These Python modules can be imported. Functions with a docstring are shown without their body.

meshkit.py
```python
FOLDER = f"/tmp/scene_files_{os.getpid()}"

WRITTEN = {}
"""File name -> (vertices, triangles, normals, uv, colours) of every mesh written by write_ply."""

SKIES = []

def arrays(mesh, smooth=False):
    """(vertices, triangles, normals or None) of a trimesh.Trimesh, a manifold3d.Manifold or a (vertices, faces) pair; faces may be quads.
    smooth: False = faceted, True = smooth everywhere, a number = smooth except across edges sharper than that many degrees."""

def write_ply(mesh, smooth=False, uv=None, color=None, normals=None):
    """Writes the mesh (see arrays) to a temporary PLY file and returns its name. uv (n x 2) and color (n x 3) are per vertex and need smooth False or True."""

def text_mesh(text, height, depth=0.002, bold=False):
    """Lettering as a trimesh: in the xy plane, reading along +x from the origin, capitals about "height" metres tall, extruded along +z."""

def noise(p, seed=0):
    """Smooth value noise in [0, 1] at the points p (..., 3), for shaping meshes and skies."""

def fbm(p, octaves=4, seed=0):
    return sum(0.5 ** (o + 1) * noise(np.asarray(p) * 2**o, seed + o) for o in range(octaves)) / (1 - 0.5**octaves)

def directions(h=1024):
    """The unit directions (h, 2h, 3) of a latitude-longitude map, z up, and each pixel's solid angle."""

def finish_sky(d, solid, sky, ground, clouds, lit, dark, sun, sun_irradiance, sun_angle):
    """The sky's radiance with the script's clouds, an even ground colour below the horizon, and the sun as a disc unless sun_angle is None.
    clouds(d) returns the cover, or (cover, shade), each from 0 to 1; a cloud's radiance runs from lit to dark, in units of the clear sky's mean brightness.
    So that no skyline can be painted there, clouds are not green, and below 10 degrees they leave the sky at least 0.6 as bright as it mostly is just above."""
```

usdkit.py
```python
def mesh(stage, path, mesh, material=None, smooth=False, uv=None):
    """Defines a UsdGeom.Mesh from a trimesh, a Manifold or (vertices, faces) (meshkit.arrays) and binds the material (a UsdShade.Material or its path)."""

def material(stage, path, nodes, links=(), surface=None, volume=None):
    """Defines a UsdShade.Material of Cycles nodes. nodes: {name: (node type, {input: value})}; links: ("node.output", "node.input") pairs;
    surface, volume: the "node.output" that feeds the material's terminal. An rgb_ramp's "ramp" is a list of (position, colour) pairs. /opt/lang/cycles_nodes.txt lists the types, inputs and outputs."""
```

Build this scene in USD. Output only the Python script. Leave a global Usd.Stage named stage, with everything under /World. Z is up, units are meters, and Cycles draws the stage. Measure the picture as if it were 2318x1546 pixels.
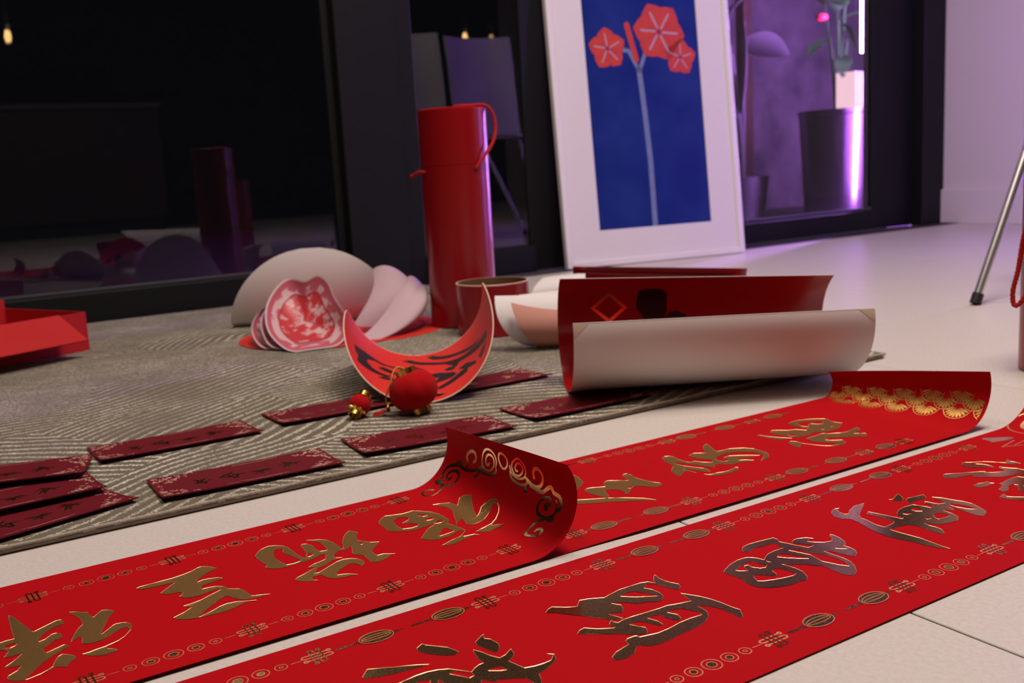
import math, random, json
import numpy as np, trimesh, usdkit
from shapely.geometry import Polygon, LineString, Point
from shapely.ops import unary_union
from scipy.interpolate import RectBivariateSpline, CubicSpline
from pxr import Usd, UsdGeom, UsdLux, UsdShade, Gf, Sdf

stage = Usd.Stage.CreateInMemory()
UsdGeom.SetStageUpAxis(stage, UsdGeom.Tokens.z)
UsdGeom.SetStageMetersPerUnit(stage, 1.0)
UsdGeom.Xform.Define(stage, '/World')
UsdGeom.Scope.Define(stage, '/World/Looks')

# ---------------------------------------------------------------- camera
PITCH, ROLL, YAW, CAMZ = math.radians(9.772), math.radians(-3.243), math.radians(58.3), 0.30
def rotz(a):
    c, s = math.cos(a), math.sin(a)
    return np.array([[c, -s, 0], [s, c, 0], [0, 0, 1.0]])
_f = np.array([0, math.cos(PITCH), -math.sin(PITCH)]); _r = np.array([1.0, 0, 0]); _u = np.cross(_r, _f)
_q = rotz(YAW - math.pi / 2)
CAM_R, CAM_U, CAM_F = _q @ (math.cos(ROLL) * _r + math.sin(ROLL) * _u), _q @ (-math.sin(ROLL) * _r + math.cos(ROLL) * _u), _q @ _f
cam = UsdGeom.Camera.Define(stage, '/World/camera')
cam.CreateHorizontalApertureAttr(36.0); cam.CreateVerticalApertureAttr(36.0 * 1546 / 2318)
cam.CreateFocalLengthAttr(36.0 * 2269 / 2318); cam.CreateClippingRangeAttr(Gf.Vec2f(0.02, 100))
cam.CreateFStopAttr(11.0); cam.CreateFocusDistanceAttr(0.74)
cam.AddTransformOp().Set(Gf.Matrix4d(*[float(x) for r in (np.r_[CAM_R, 0], np.r_[CAM_U, 0], np.r_[-CAM_F, 0], [0, 0, CAMZ, 1]) for x in r]))
cam.CreateExposureAttr(0.34)

# ---------------------------------------------------------------- night sky and ceiling lamps
dome = UsdLux.DomeLight.Define(stage, '/World/night_sky'); dome.CreateIntensityAttr(1.0); dome.CreateColorAttr(Gf.Vec3f(0.0006, 0.0006, 0.0008))
def rect_light(name, loc, size, inten, color, rx=0, ry=0):
    l = UsdLux.RectLight.Define(stage, '/World/' + name)
    l.CreateWidthAttr(size[0]); l.CreateHeightAttr(size[1]); l.CreateIntensityAttr(inten); l.CreateColorAttr(Gf.Vec3f(*color))
    x = UsdGeom.Xformable(l); x.AddTranslateOp().Set(Gf.Vec3d(*loc)); x.AddRotateXYZOp().Set(Gf.Vec3f(rx, ry, 0))
    return l
rect_light('ceiling_light', (1.15, 0.55, 2.44), (0.9, 0.6), 24.0, (1.0, 0.86, 0.77))
rect_light('ceiling_light_001', (-0.45, 0.75, 2.44), (0.6, 0.6), 9.0, (1.0, 0.85, 0.74))
rect_light('ceiling_light_002', (0.8, 1.45, 2.44), (0.7, 0.35), 15.0, (1.0, 0.86, 0.77))
VIOLET = (0.42, 0.16, 1.0)
LED_IN, LED_OUT, LED_PANE = 24.0, 85.0, 60.0

# ---------------------------------------------------------------- helpers
_used = {}
def uniq(parent, name):
    k = (parent, name); n = _used.get(k, 0); _used[k] = n + 1
    return f'{parent}/{name}' if n == 0 else f'{parent}/{name}_{n:03d}'
def put(name, mesh, mat, parent=None, smooth=30, label=None, kind=None):
    path = uniq(str(parent.GetPath()) if parent is not None else '/World', name)
    p = usdkit.mesh(stage, path, mesh, mat, smooth=smooth).GetPrim()
    if label: p.SetCustomDataByKey('label', label)
    if kind: p.SetCustomDataByKey('kind', kind)
    return p
def tag(p, label, cat, group=None):
    p.SetCustomDataByKey('label', label); p.SetCustomDataByKey('category', cat)
    if group: p.SetCustomDataByKey('group', group)
    return p
def thing(name, label, cat, loc=(0, 0, 0), rz=0.0, group=None):
    x = UsdGeom.Xform.Define(stage, uniq('/World', name))
    x.AddTranslateOp().Set(Gf.Vec3d(*[float(v) for v in loc])); x.AddRotateZOp().Set(float(rz))
    return tag(x.GetPrim(), label, cat, group)
def struct(name, label=None):
    x = UsdGeom.Xform.Define(stage, uniq('/World', name)); p = x.GetPrim(); p.SetCustomDataByKey('kind', 'structure')
    p.SetCustomDataByKey('label', label)
    return p
def copy_of(src, loc, rz, label, group=None):
    was = src.GetCustomData()
    p = thing(src.GetName(), label, was['category'], loc, rz, group or was.get('group'))
    p.GetReferences().AddInternalReference(src.GetPath()); p.SetInstanceable(True)
    return p
def cat(*m): return trimesh.util.concatenate([x for x in m])
def box(x0, x1, y0, y1, z0, z1, b=0.0):
    """a box with chamfered edges"""
    if b <= 0:
        m = trimesh.creation.box((x1 - x0, y1 - y0, z1 - z0)); m.apply_translation(((x0 + x1) / 2, (y0 + y1) / 2, (z0 + z1) / 2)); return m
    pts = []
    for sx, ex in ((x0, 1), (x1, -1)):
        for sy, ey in ((y0, 1), (y1, -1)):
            for sz, ez in ((z0, 1), (z1, -1)):
                pts += [(sx + ex * b, sy + ey * b, sz), (sx + ex * b, sy, sz + ez * b), (sx, sy + ey * b, sz + ez * b)]
    return trimesh.convex.convex_hull(np.array(pts))
def lathe(profile, n=64):
    """closed profile of (radius, z) turned round z"""
    p = np.array(profile, float); k = len(p); a = np.linspace(0, 2 * np.pi, n, endpoint=False)
    v = np.stack([np.outer(np.cos(a), p[:, 0]), np.outer(np.sin(a), p[:, 0]), np.tile(p[:, 1], (n, 1))], -1).reshape(-1, 3)
    f = []
    for i in range(n):
        for j in range(k):
            a0, a1, b0, b1 = i * k + j, i * k + (j + 1) % k, ((i + 1) % n) * k + j, ((i + 1) % n) * k + (j + 1) % k
            f += [(a0, b0, b1), (a0, b1, a1)]
    m = trimesh.Trimesh(v, f, process=False); m.merge_vertices(); m.update_faces(m.nondegenerate_faces()); return m
def frames(path):
    p = np.asarray(path, float); t = np.gradient(p, axis=0); t /= np.linalg.norm(t, axis=1)[:, None]
    n = np.cross(t[0], (0.31, 0.17, 0.93)); n /= np.linalg.norm(n); N = []
    for k in t:
        n = n - k * (n @ k); n /= np.linalg.norm(n); N.append(n)
    N = np.array(N); return p, t, N, np.cross(t, N)
def sweep(path, r, n=10):
    p, t, N, B = frames(path); r = np.broadcast_to(np.asarray(r, float), (len(p),)); a = np.linspace(0, 2 * np.pi, n, endpoint=False)
    v = (p[:, None] + r[:, None, None] * (np.cos(a)[None, :, None] * N[:, None] + np.sin(a)[None, :, None] * B[:, None])).reshape(-1, 3)
    f = []
    for i in range(len(p) - 1):
        for j in range(n):
            k = (j + 1) % n; f += [(i * n + j, i * n + k, (i + 1) * n + k), (i * n + j, (i + 1) * n + k, (i + 1) * n + j)]
    c0, c1 = len(v), len(v) + 1; v = np.vstack([v, p[0], p[-1]])
    for j in range(n):
        k = (j + 1) % n; f += [(c0, k, j), (c1, (len(p) - 1) * n + j, (len(p) - 1) * n + k)]
    return trimesh.Trimesh(v, f, process=False)
def smooth_path(pts, n=60):
    pts = np.array(pts, float); s = np.r_[0, np.cumsum(np.linalg.norm(np.diff(pts, axis=0), axis=1))]
    return CubicSpline(s, pts)(np.linspace(0, s[-1], n))
def rope(path, r, turns):
    p, t, N, B = frames(path); a = np.linspace(0, turns * 2 * np.pi, len(p))
    return cat(*[sweep(p + 0.55 * r * (np.cos(a + q)[:, None] * N + np.sin(a + q)[:, None] * B), 0.62 * r, 7) for q in (0, 2 * np.pi / 3, 4 * np.pi / 3)])
def grid_normals(P):
    n = np.cross(np.gradient(P, axis=0), np.gradient(P, axis=1)); return n / np.maximum(np.linalg.norm(n, axis=2, keepdims=True), 1e-12)
def slab(P, o0, o1, wrap=False):
    """a closed sheet between offsets o0 and o1 along the normals of the grid P (nu, nv, 3)"""
    n = grid_normals(P)
    if wrap:
        Q = np.concatenate([P[:, -2:-1], P, P[:, 1:2]], 1); n = grid_normals(Q)[:, 1:-1]
    A, B = P + n * o1, P + n * o0; nu, nv = P.shape[:2]
    v = np.vstack([A.reshape(-1, 3), B.reshape(-1, 3)]); k = nu * nv; f = []
    for i in range(nu - 1):
        for j in range(nv - 1):
            a, b, c, d = i * nv + j, (i + 1) * nv + j, (i + 1) * nv + j + 1, i * nv + j + 1
            f += [(a, b, c), (a, c, d), (k + a, k + c, k + b), (k + a, k + d, k + c)]
    rim = [i * nv for i in range(nu)] + [(nu - 1) * nv + j for j in range(1, nv)] + [i * nv + nv - 1 for i in range(nu - 2, -1, -1)] + [j for j in range(nv - 2, 0, -1)]
    for a, b in zip(rim, rim[1:] + rim[:1]): f += [(b, a, k + a), (b, k + a, k + b)]
    m = trimesh.Trimesh(v, f, process=False)
    return m
def spline_grid(ctrl, nu, nv):
    C = np.array(ctrl, float); u, v = np.linspace(0, 1, C.shape[0]), np.linspace(0, 1, C.shape[1])
    ku, kv = min(3, len(u) - 1), min(3, len(v) - 1); U, V = np.linspace(0, 1, nu), np.linspace(0, 1, nv)
    return np.stack([RectBivariateSpline(u, v, C[:, :, k], kx=ku, ky=kv, s=0)(U, V) for k in range(3)], -1)
def extruded(poly, h, edge=0.004):
    """a plane shape as a thin plate with inner edges short enough to be bent"""
    ms = []
    for g in getattr(poly, 'geoms', [poly]):
        if g.is_empty or g.area < 1e-9: continue
        m = trimesh.creation.extrude_polygon(g, h, engine='earcut')
        v, f = trimesh.remesh.subdivide_to_size(m.vertices, m.faces, edge, max_iter=8) if edge else (m.vertices, m.faces)
        m = trimesh.Trimesh(v, f); ms.append(m)
    return cat(*ms)
def disc_fan(pts): return Polygon(pts).buffer(0)

# ---------------------------------------------------------------- materials
LOOK = {}
def mat(name, color, rough=0.6, spec=0.5, metal=0.0, var=0.0, scale=20.0, var_color=None, bump=0.0, bump_scale=200.0, coat=0.0, trans=0.0, emit=None, emit_s=0.0, sheen=0.0, rough_var=0.0, detail=3.0):
    """a principled surface; var mixes towards var_color with noise; bump is fine relief in metres"""
    if name in LOOK: return LOOK[name]
    n = {'p': ('principled_bsdf', dict(base_color=color, roughness=rough, specular_ior_level=spec, metallic=metal, coat_weight=coat, transmission_weight=trans, sheen_weight=sheen)),
         'tc': ('texture_coordinate', {})}
    l = []
    if emit: n['p'][1].update(emission_color=emit, emission_strength=emit_s)
    if var:
        vc = var_color or tuple(0.5 * c for c in color)
        n['nz'] = ('noise_texture', dict(scale=scale, detail=detail, roughness=0.6)); n['mr'] = ('map_range', dict(from_min=0.35, from_max=0.65, to_min=0.0, to_max=var, clamp=True))
        n['mx'] = ('mix', dict(color1=color, color2=vc)); l += [('tc.object', 'nz.vector'), ('nz.fac', 'mr.value'), ('mr.result', 'mx.fac'), ('mx.color', 'p.base_color')]
        if rough_var:
            n['rr'] = ('map_range', dict(from_min=0.3, from_max=0.7, to_min=rough - rough_var, to_max=rough + rough_var, clamp=True)); l += [('nz.fac', 'rr.value'), ('rr.result', 'p.roughness')]
    if bump:
        n['bn'] = ('noise_texture', dict(scale=bump_scale, detail=2.0)); n['bp'] = ('bump', dict(strength=1.0, distance=bump)); l += [('tc.object', 'bn.vector'), ('bn.fac', 'bp.height'), ('bp.normal', 'p.normal')]
    LOOK[name] = usdkit.material(stage, '/World/Looks/' + name, n, l, surface='p.BSDF'); return LOOK[name]
def sheet_mat(name, color, glow=0.25, rough=0.7):
    """thin paper: some light comes through"""
    n = {'p': ('principled_bsdf', dict(base_color=color, roughness=rough, specular_ior_level=0.3)), 't': ('translucent_bsdf', dict(color=color)), 'm': ('mix_closure', dict(fac=glow))}
    LOOK[name] = usdkit.material(stage, '/World/Looks/' + name, n, [('p.BSDF', 'm.closure1'), ('t.BSDF', 'm.closure2')], surface='m.closure'); return LOOK[name]
def glow(name, color, s):
    LOOK[name] = usdkit.material(stage, '/World/Looks/' + name, {'e': ('emission', dict(color=color, strength=s))}, [], surface='e.emission'); return LOOK[name]
def srgb(r, g, b): return tuple(((c / 255 + 0.055) / 1.055) ** 2.4 if c > 10 else c / 255 / 12.92 for c in (r, g, b))

TILE = mat('porcelain_tile', (0.60, 0.55, 0.50), 0.42, 0.45, var=0.55, scale=260.0, var_color=(0.47, 0.43, 0.39), detail=4.0, bump=0.0002, bump_scale=300, rough_var=0.08)
GROUT = mat('dark_grout', (0.03, 0.025, 0.022), 0.9)
PLASTER = mat('wall_plaster', (0.66, 0.60, 0.57), 0.8, 0.2, bump=0.0004, bump_scale=150)
SKIRT = mat('skirting_paint', (0.68, 0.62, 0.59), 0.5, 0.4)
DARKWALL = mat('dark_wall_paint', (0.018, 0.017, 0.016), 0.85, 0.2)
CEIL = mat('ceiling_paint', (0.55, 0.52, 0.5), 0.9, 0.2)
ALU = mat('anthracite_aluminium', (0.0075, 0.008, 0.0085), 0.5, 0.2, bump=0.00005, bump_scale=900)
ALU2 = mat('anthracite_aluminium_lit', (0.05, 0.05, 0.055), 0.35, 0.5)  # paler copy of the aluminium; light catching the sill edge put into its colour
BLACK = mat('black_rubber', (0.008, 0.008, 0.008), 0.6)
RED = mat('couplet_red_paper', (0.39, 0.0018, 0.0050), 0.75, 0.07, var=0.35, scale=900, var_color=(0.33, 0.0012, 0.0036), bump=0.00006, bump_scale=1500)
REDTUBE = mat('red_tube_paper', (0.27, 0.0025, 0.005), 0.26, 0.6, bump=0.0008, bump_scale=22)
REDGLOSS = mat('glossy_red_poster', (0.29, 0.004, 0.006), 0.24, 0.5)
REDDISC = mat('red_disc_paper', (0.62, 0.018, 0.014), 0.5, 0.4, var=0.25, scale=14, var_color=(0.62, 0.06, 0.012))
REDBOX = mat('red_card', (0.46, 0.012, 0.014), 0.6, 0.3)
WHITE = sheet_mat('white_paper', (0.80, 0.76, 0.74), 0.18)
CREAM = mat('cut_paper_edge', (0.72, 0.55, 0.40), 0.8)
BOUNCEPAPER = sheet_mat('bounce_tinted_paper', (0.64, 0.47, 0.51), 0.22)  # white paper; red bounce light and show-through of the print put into the colour
SCALLOP = None
BROWN = mat('brown_cardboard', (0.17, 0.085, 0.035), 0.85, 0.2, var=0.4, scale=60, var_color=(0.12, 0.06, 0.025))
INK = mat('black_ink', (0.006, 0.004, 0.006), 0.45, 0.4)
MAROON = mat('maroon_envelope', (0.120, 0.004, 0.010), 0.55, 0.2, bump=0.00005, bump_scale=900)
def gold(name, color, rough, spark=0.25):
    n = {'p': ('principled_bsdf', dict(base_color=color, metallic=1.0, roughness=rough)), 'tc': ('texture_coordinate', {}), 'nz': ('noise_texture', dict(scale=2600.0, detail=1.0)),
         'bp': ('bump', dict(strength=spark, distance=0.0004)), 'rm': ('map_range', dict(from_min=0.3, from_max=0.7, to_min=rough - 0.06, to_max=rough + 0.10, clamp=True))}
    LOOK[name] = usdkit.material(stage, '/World/Looks/' + name, n, [('tc.object', 'nz.vector'), ('nz.fac', 'bp.height'), ('bp.normal', 'p.normal'), ('nz.fac', 'rm.value'), ('rm.result', 'p.roughness')], surface='p.BSDF'); return LOOK[name]
GOLD = gold('gold_foil', (0.90, 0.55, 0.25), 0.17, 0.08)
GOLDLINE = gold('gold_foil_line', (0.95, 0.52, 0.28), 0.40, 0.2)
GOLDMATTE = gold('matte_gold_foil', (0.36, 0.205, 0.068), 0.42, 0.35)
PINKGOLD = gold('rose_gold_foil', (1.0, 0.66, 0.50), 0.48, 0.6)
GOLDCAP = gold('gold_plastic', (0.80, 0.55, 0.12), 0.18, 0.1)
FLOCK = mat('red_velvet_flock', (0.40, 0.003, 0.005), 0.9, 0.1, sheen=0.03, bump=0.0006, bump_scale=900)
CORD = mat('red_cord', (0.42, 0.012, 0.010), 0.75, 0.2, bump=0.0003, bump_scale=800)
GOLDCORD = mat('gold_thread', (0.55, 0.26, 0.05), 0.6, 0.4)
CHROME = mat('chrome', (0.88, 0.86, 0.84), 0.30, 0.5, metal=1.0)
SHELL = mat('white_shell_plastic', (0.75, 0.74, 0.73), 0.35, 0.5)
FRAMEW = mat('white_frame_lacquer', (0.80, 0.76, 0.76), 0.35, 0.5)
MATBOARD = mat('mat_board', (0.74, 0.70, 0.70), 0.85, 0.2)
BLUE = mat('blue_print', (0.0015, 0.016, 0.17), 0.5, 0.2, var=0.75, scale=7.0, var_color=(0.010, 0.034, 0.21), detail=2.0)
PETAL = mat('orange_red_print', (0.58, 0.055, 0.03), 0.5, 0.4, var=0.5, scale=40, var_color=(0.42, 0.03, 0.025))
STEMP = mat('pale_blue_print', (0.17, 0.22, 0.38), 0.5, 0.4, var=0.4, scale=50, var_color=(0.10, 0.15, 0.32))
PALEP = mat('lilac_print', (0.40, 0.34, 0.46), 0.5, 0.4)
LEAF = usdkit.material(stage, '/World/Looks/leaf', {'p': ('principled_bsdf', dict(base_color=(0.03, 0.10, 0.025), roughness=0.45)), 't': ('translucent_bsdf', dict(color=(0.05, 0.14, 0.03))), 'm': ('mix_closure', dict(fac=0.35))}, [('p.BSDF', 'm.closure1'), ('t.BSDF', 'm.closure2')], surface='m.closure')
PALELEAF = usdkit.material(stage, '/World/Looks/pale_leaf', {'p': ('principled_bsdf', dict(base_color=(0.20, 0.20, 0.20), roughness=0.5)), 't': ('translucent_bsdf', dict(color=(0.2, 0.2, 0.2))), 'm': ('mix_closure', dict(fac=0.4))}, [('p.BSDF', 'm.closure1'), ('t.BSDF', 'm.closure2')], surface='m.closure')
GLASS = usdkit.material(stage, '/World/Looks/window_glass', {'f0': ('fresnel', dict(IOR=1.68)), 'ge': ('geometry', {}), 'iv': ('math', dict(math_type='subtract', value1=1.0)), 'f': ('math', dict(math_type='multiply')), 't': ('transparent_bsdf', dict(color=(0.92, 0.92, 0.93))), 'g': ('glossy_bsdf', dict(color=(1.0, 1.0, 1.0), roughness=0.0)), 'm': ('mix_closure', {})}, [('ge.backfacing', 'iv.value2'), ('f0.fac', 'f.value1'), ('iv.value', 'f.value2'), ('f.value', 'm.fac'), ('t.BSDF', 'm.closure1'), ('g.BSDF', 'm.closure2')], surface='m.closure')
BULBGLASS = usdkit.material(stage, '/World/Looks/bulb_glass', {'t': ('transparent_bsdf', dict(color=(1.0, 0.93, 0.82))), 'g': ('glossy_bsdf', dict(roughness=0.02)), 'f': ('fresnel', dict(IOR=1.45)), 'm': ('mix_closure', {})}, [('f.fac', 'm.fac'), ('t.BSDF', 'm.closure1'), ('g.BSDF', 'm.closure2')], surface='m.closure')
CONCRETE = mat('rendered_garden_wall', (0.075, 0.075, 0.07), 0.85, 0.15, var=0.9, scale=5.0, var_color=(0.025, 0.024, 0.027), detail=6.0, bump=0.004, bump_scale=18)
PATIO = mat('patio_paving', (0.02, 0.019, 0.02), 0.7, 0.3, var=0.5, scale=9)
WOODDARK = mat('dark_stained_wood', (0.06, 0.035, 0.02), 0.5, 0.4, var=0.6, scale=12)
STEEL = mat('brushed_steel_planter', (0.16, 0.12, 0.18), 0.22, 0.5, metal=1.0, bump=0.0006, bump_scale=40)

# ================================================================ the room
GY = 2.488                                            # glass plane
fl = struct('floor', 'pale greige porcelain tile floor with thin dark joints')
put('screed', box(-2.7, 5.2, -3.3, GY, -0.05, -0.0015), GROUT, fl, smooth=False)
TS = 0.617
ti = 0
for i in range(-6, 9):
    for j in range(-7, 3):
        x0, y1 = 0.535 + TS * (i - 1), 1.115 + TS * j
        y0 = y1 - TS; x1 = x0 + TS; y1 = min(y1, 2.44)
        x0c, x1c = max(x0, -2.6), min(x1, 5.1)
        if x1c - x0c < 0.05 or y1 - max(y0, -3.2) < 0.05: continue
        put('tile', box(x0c + 0.001, x1c - 0.001, max(y0, -3.2) + 0.001, y1 - 0.001, -0.012, 0.0, 0.0006), TILE, fl, smooth=False)
def wall(name, m, mt, label): p = put(name, m, mt, smooth=False, kind='structure'); p.SetCustomDataByKey('label', label); return p
wall('wall_right', box(3.50, 3.75, 2.115, 2.56, 0, 2.6), PLASTER, 'short pale plastered return wall beside the window')
wall('baseboard_right', box(3.484, 3.50, 2.099, 2.44, 0, 0.128, 0.002), SKIRT, 'pale skirting board along the foot of the return wall')
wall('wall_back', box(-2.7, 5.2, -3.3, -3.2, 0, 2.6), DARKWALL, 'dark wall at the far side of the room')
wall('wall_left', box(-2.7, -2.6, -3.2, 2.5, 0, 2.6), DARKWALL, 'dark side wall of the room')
wall('wall_far_right', box(5.1, 5.2, -3.2, 2.56, 0, 2.6), PLASTER, 'pale wall of the space beyond the return wall')
wall('wall_front', cat(box(-2.7, 3.5, 2.44, 2.56, 2.25, 2.6), box(3.75, 5.2, 2.44, 2.56, 0, 2.6)), PLASTER, 'wall over the glazed doors')
wall('ceiling', box(-2.7, 5.2, -3.3, 2.56, 2.6, 2.7), CEIL, 'plain ceiling')
def window(n, label, rails, pane, front, glint=False):
    w = struct(f'window_{n}', label)
    for nm, m in rails: put(nm, m, ALU2 if nm == 'glazing_bead' else ALU, w, smooth=False)
    x0, x1 = pane
    put('pane', box(x0, x1, GY, GY + 0.006, 0.06, 2.2), GLASS, w, smooth=False)
    if glint: put('threshold', box(x0 - 0.05, x1 + 0.02, 2.425, 2.4395, 0.0, 0.007, 0.001), ALU2, w, smooth=False)  # added pale strip painting the light reflected along the foot of the leaf
    return w
window(1, 'large dark glazed door leaf with wide anthracite stile', [('bottom_rail', box(-2.6, 1.035, 2.44, GY + 0.03, 0, 0.074, 0.002)), ('glazing_bead', box(-2.6, 1.035, 2.47, GY - 0.0005, 0.0742, 0.081, 0.001)), ('stile', box(1.035, 1.205, 2.44, GY + 0.03, 0, 2.25, 0.002)), ('top_rail', box(-2.6, 1.035, 2.44, GY + 0.03, 2.18, 2.25, 0.002)), ('gasket', box(1.015, 1.0345, 2.475, GY - 0.0005, 0.08, 2.18))], (-2.6, 1.04), 0)
window(2, 'narrow dark glazed leaf behind the red tube', [('bottom_rail', box(1.2625, 1.615, 2.45, GY + 0.03, 0, 0.074, 0.002)), ('inner_stile', box(1.2055, 1.262, 2.462, GY + 0.03, 0, 2.25, 0.002)), ('stile', box(1.6155, 1.80, 2.482, GY + 0.03, 0, 2.25, 0.002)), ('top_rail', box(1.2625, 1.615, 2.45, GY + 0.03, 2.18, 2.25, 0.002))], (1.20, 1.62), 0)
window(3, 'glazed leaf right of the picture with violet light behind', [('bottom_rail', box(1.8005, 3.135, 2.44, GY + 0.03, 0, 0.074, 0.002)), ('glazing_bead', box(1.8005, 3.135, 2.475, GY - 0.0005, 0.0742, 0.084, 0.001)), ('stile', box(3.1355, 3.370, 2.480, GY + 0.03, 0, 2.25, 0.002)), ('jamb', box(3.3705, 3.4995, 2.43, GY + 0.03, 0, 2.25, 0.002)), ('top_rail', box(1.8005, 3.135, 2.44, GY + 0.03, 2.18, 2.25, 0.002))], (1.79, 3.14), 0, True)

# ================================================================ outside, behind the right hand pane
wall('patio', box(-2.7, 8.5, 2.56, 7.0, -0.10, -0.03), PATIO, 'dark patio paving outside the glass')
gw = tag(put('garden_wall', box(3.55, 8.5, 4.40, 4.55, -0.03, 2.3), CONCRETE, smooth=False), 'rough rendered garden wall washed with violet light behind the right pane', 'wall')
for k, (x, lab) in enumerate(((4.18, 'dark square timber post against the violet garden wall'),)):
    tag(put('garden_post', box(x - 0.03, x + 0.035, 4.12, 4.19, -0.03, 2.2, 0.004), WOODDARK, smooth=False), lab, 'post')
def led(name, loc, h, r, color, s, label):
    t = thing(name, label, 'lamp', loc)
    put('tube', lathe([(0, 0.06), (r, 0.06), (r, h), (0, h)], 20), glow('glow_' + name + str(len(LOOK)), color, s), t, smooth=40)
    put('base', lathe([(0, 0), (0.06, 0), (0.06, 0.012), (0.02, 0.02), (r + 0.004, 0.0585), (0, 0.0585)], 32), BLACK, t)
    put('end_cap', lathe([(0, h + 0.0005), (r + 0.002, h + 0.0005), (r + 0.002, h + 0.02), (0, h + 0.02)], 20), BLACK, t)
led('violet_tube_lamp', (3.90, 2.345, 0), 1.5, 0.022, (0.75, 0.42, 1.0), LED_PANE * 0.12, 'violet tube lamp glowing past the corner of the return wall at the right edge')
led('violet_tube_lamp', (2.95, 1.25, 0), 1.4, 0.03, VIOLET, LED_IN, 'violet tube lamp standing in the room out of the picture at the right')
led('violet_tube_lamp', (4.02, 2.885, -0.03), 1.7, 0.035, (0.52, 0.20, 1.0), LED_OUT * 3, 'violet tube lamp standing outside behind the stile of the right pane')
nl = thing('neon_tube', 'bright violet neon tube hanging behind the leaves in the right pane', 'lamp', (3.985, 3.2, 0.74))
put('tube', lathe([(0, 0), (0.012, 0), (0.012, 0.9), (0, 0.9)], 16), glow('neon_glow', (0.72, 0.40, 1.0), LED_PANE * 0.25), nl, smooth=40)
put('hanger', box(-0.004, 0.004, -0.004, 0.004, 0.9005, 1.6), BLACK, nl, smooth=False)
pl = thing('steel_planter', 'glossy round steel planter reflecting violet light behind the right pane', 'planter', (4.08, 3.42, -0.03))
put('body', lathe([(0.0, 0.0), (0.165, 0.0), (0.19, 0.50), (0.196, 0.505), (0.196, 0.525), (0.178, 0.525), (0.17, 0.46), (0.0, 0.46)], 72), STEEL, pl)
put('soil', lathe([(0, 0.4605), (0.168, 0.4605), (0.168, 0.475), (0, 0.485)], 40), mat('potting_soil', (0.02, 0.014, 0.01), 0.95, bump=0.01, bump_scale=60), pl)
def leaf_mesh(base, tip, width, droop, bend=0.2, n=14, m=7, twist=0.0):
    base, tip = np.array(base, float), np.array(tip, float); ax = tip - base; L = np.linalg.norm(ax); ax /= L
    side = np.cross(ax, (0, 0, 1)); side /= np.linalg.norm(side); up = np.cross(side, ax)
    side, up = math.cos(twist) * side + math.sin(twist) * up, -math.sin(twist) * side + math.cos(twist) * up
    G = np.zeros((n, m, 3))
    for i, a in enumerate(np.linspace(0, 1, n)):
        w = width * (math.sin(math.pi * min(1, a * 0.98 + 0.02)) ** 0.75) * (1 - 0.35 * a)
        for j, b in enumerate(np.linspace(-1, 1, m)):
            G[i, j] = base + ax * L * a + side * w * b + up * (-droop * a * a + bend * w * b * b) 
    return slab(G, -0.0005, 0.0005)
random.seed(5)
pc = np.array([0, 0, 0.47])
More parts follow.
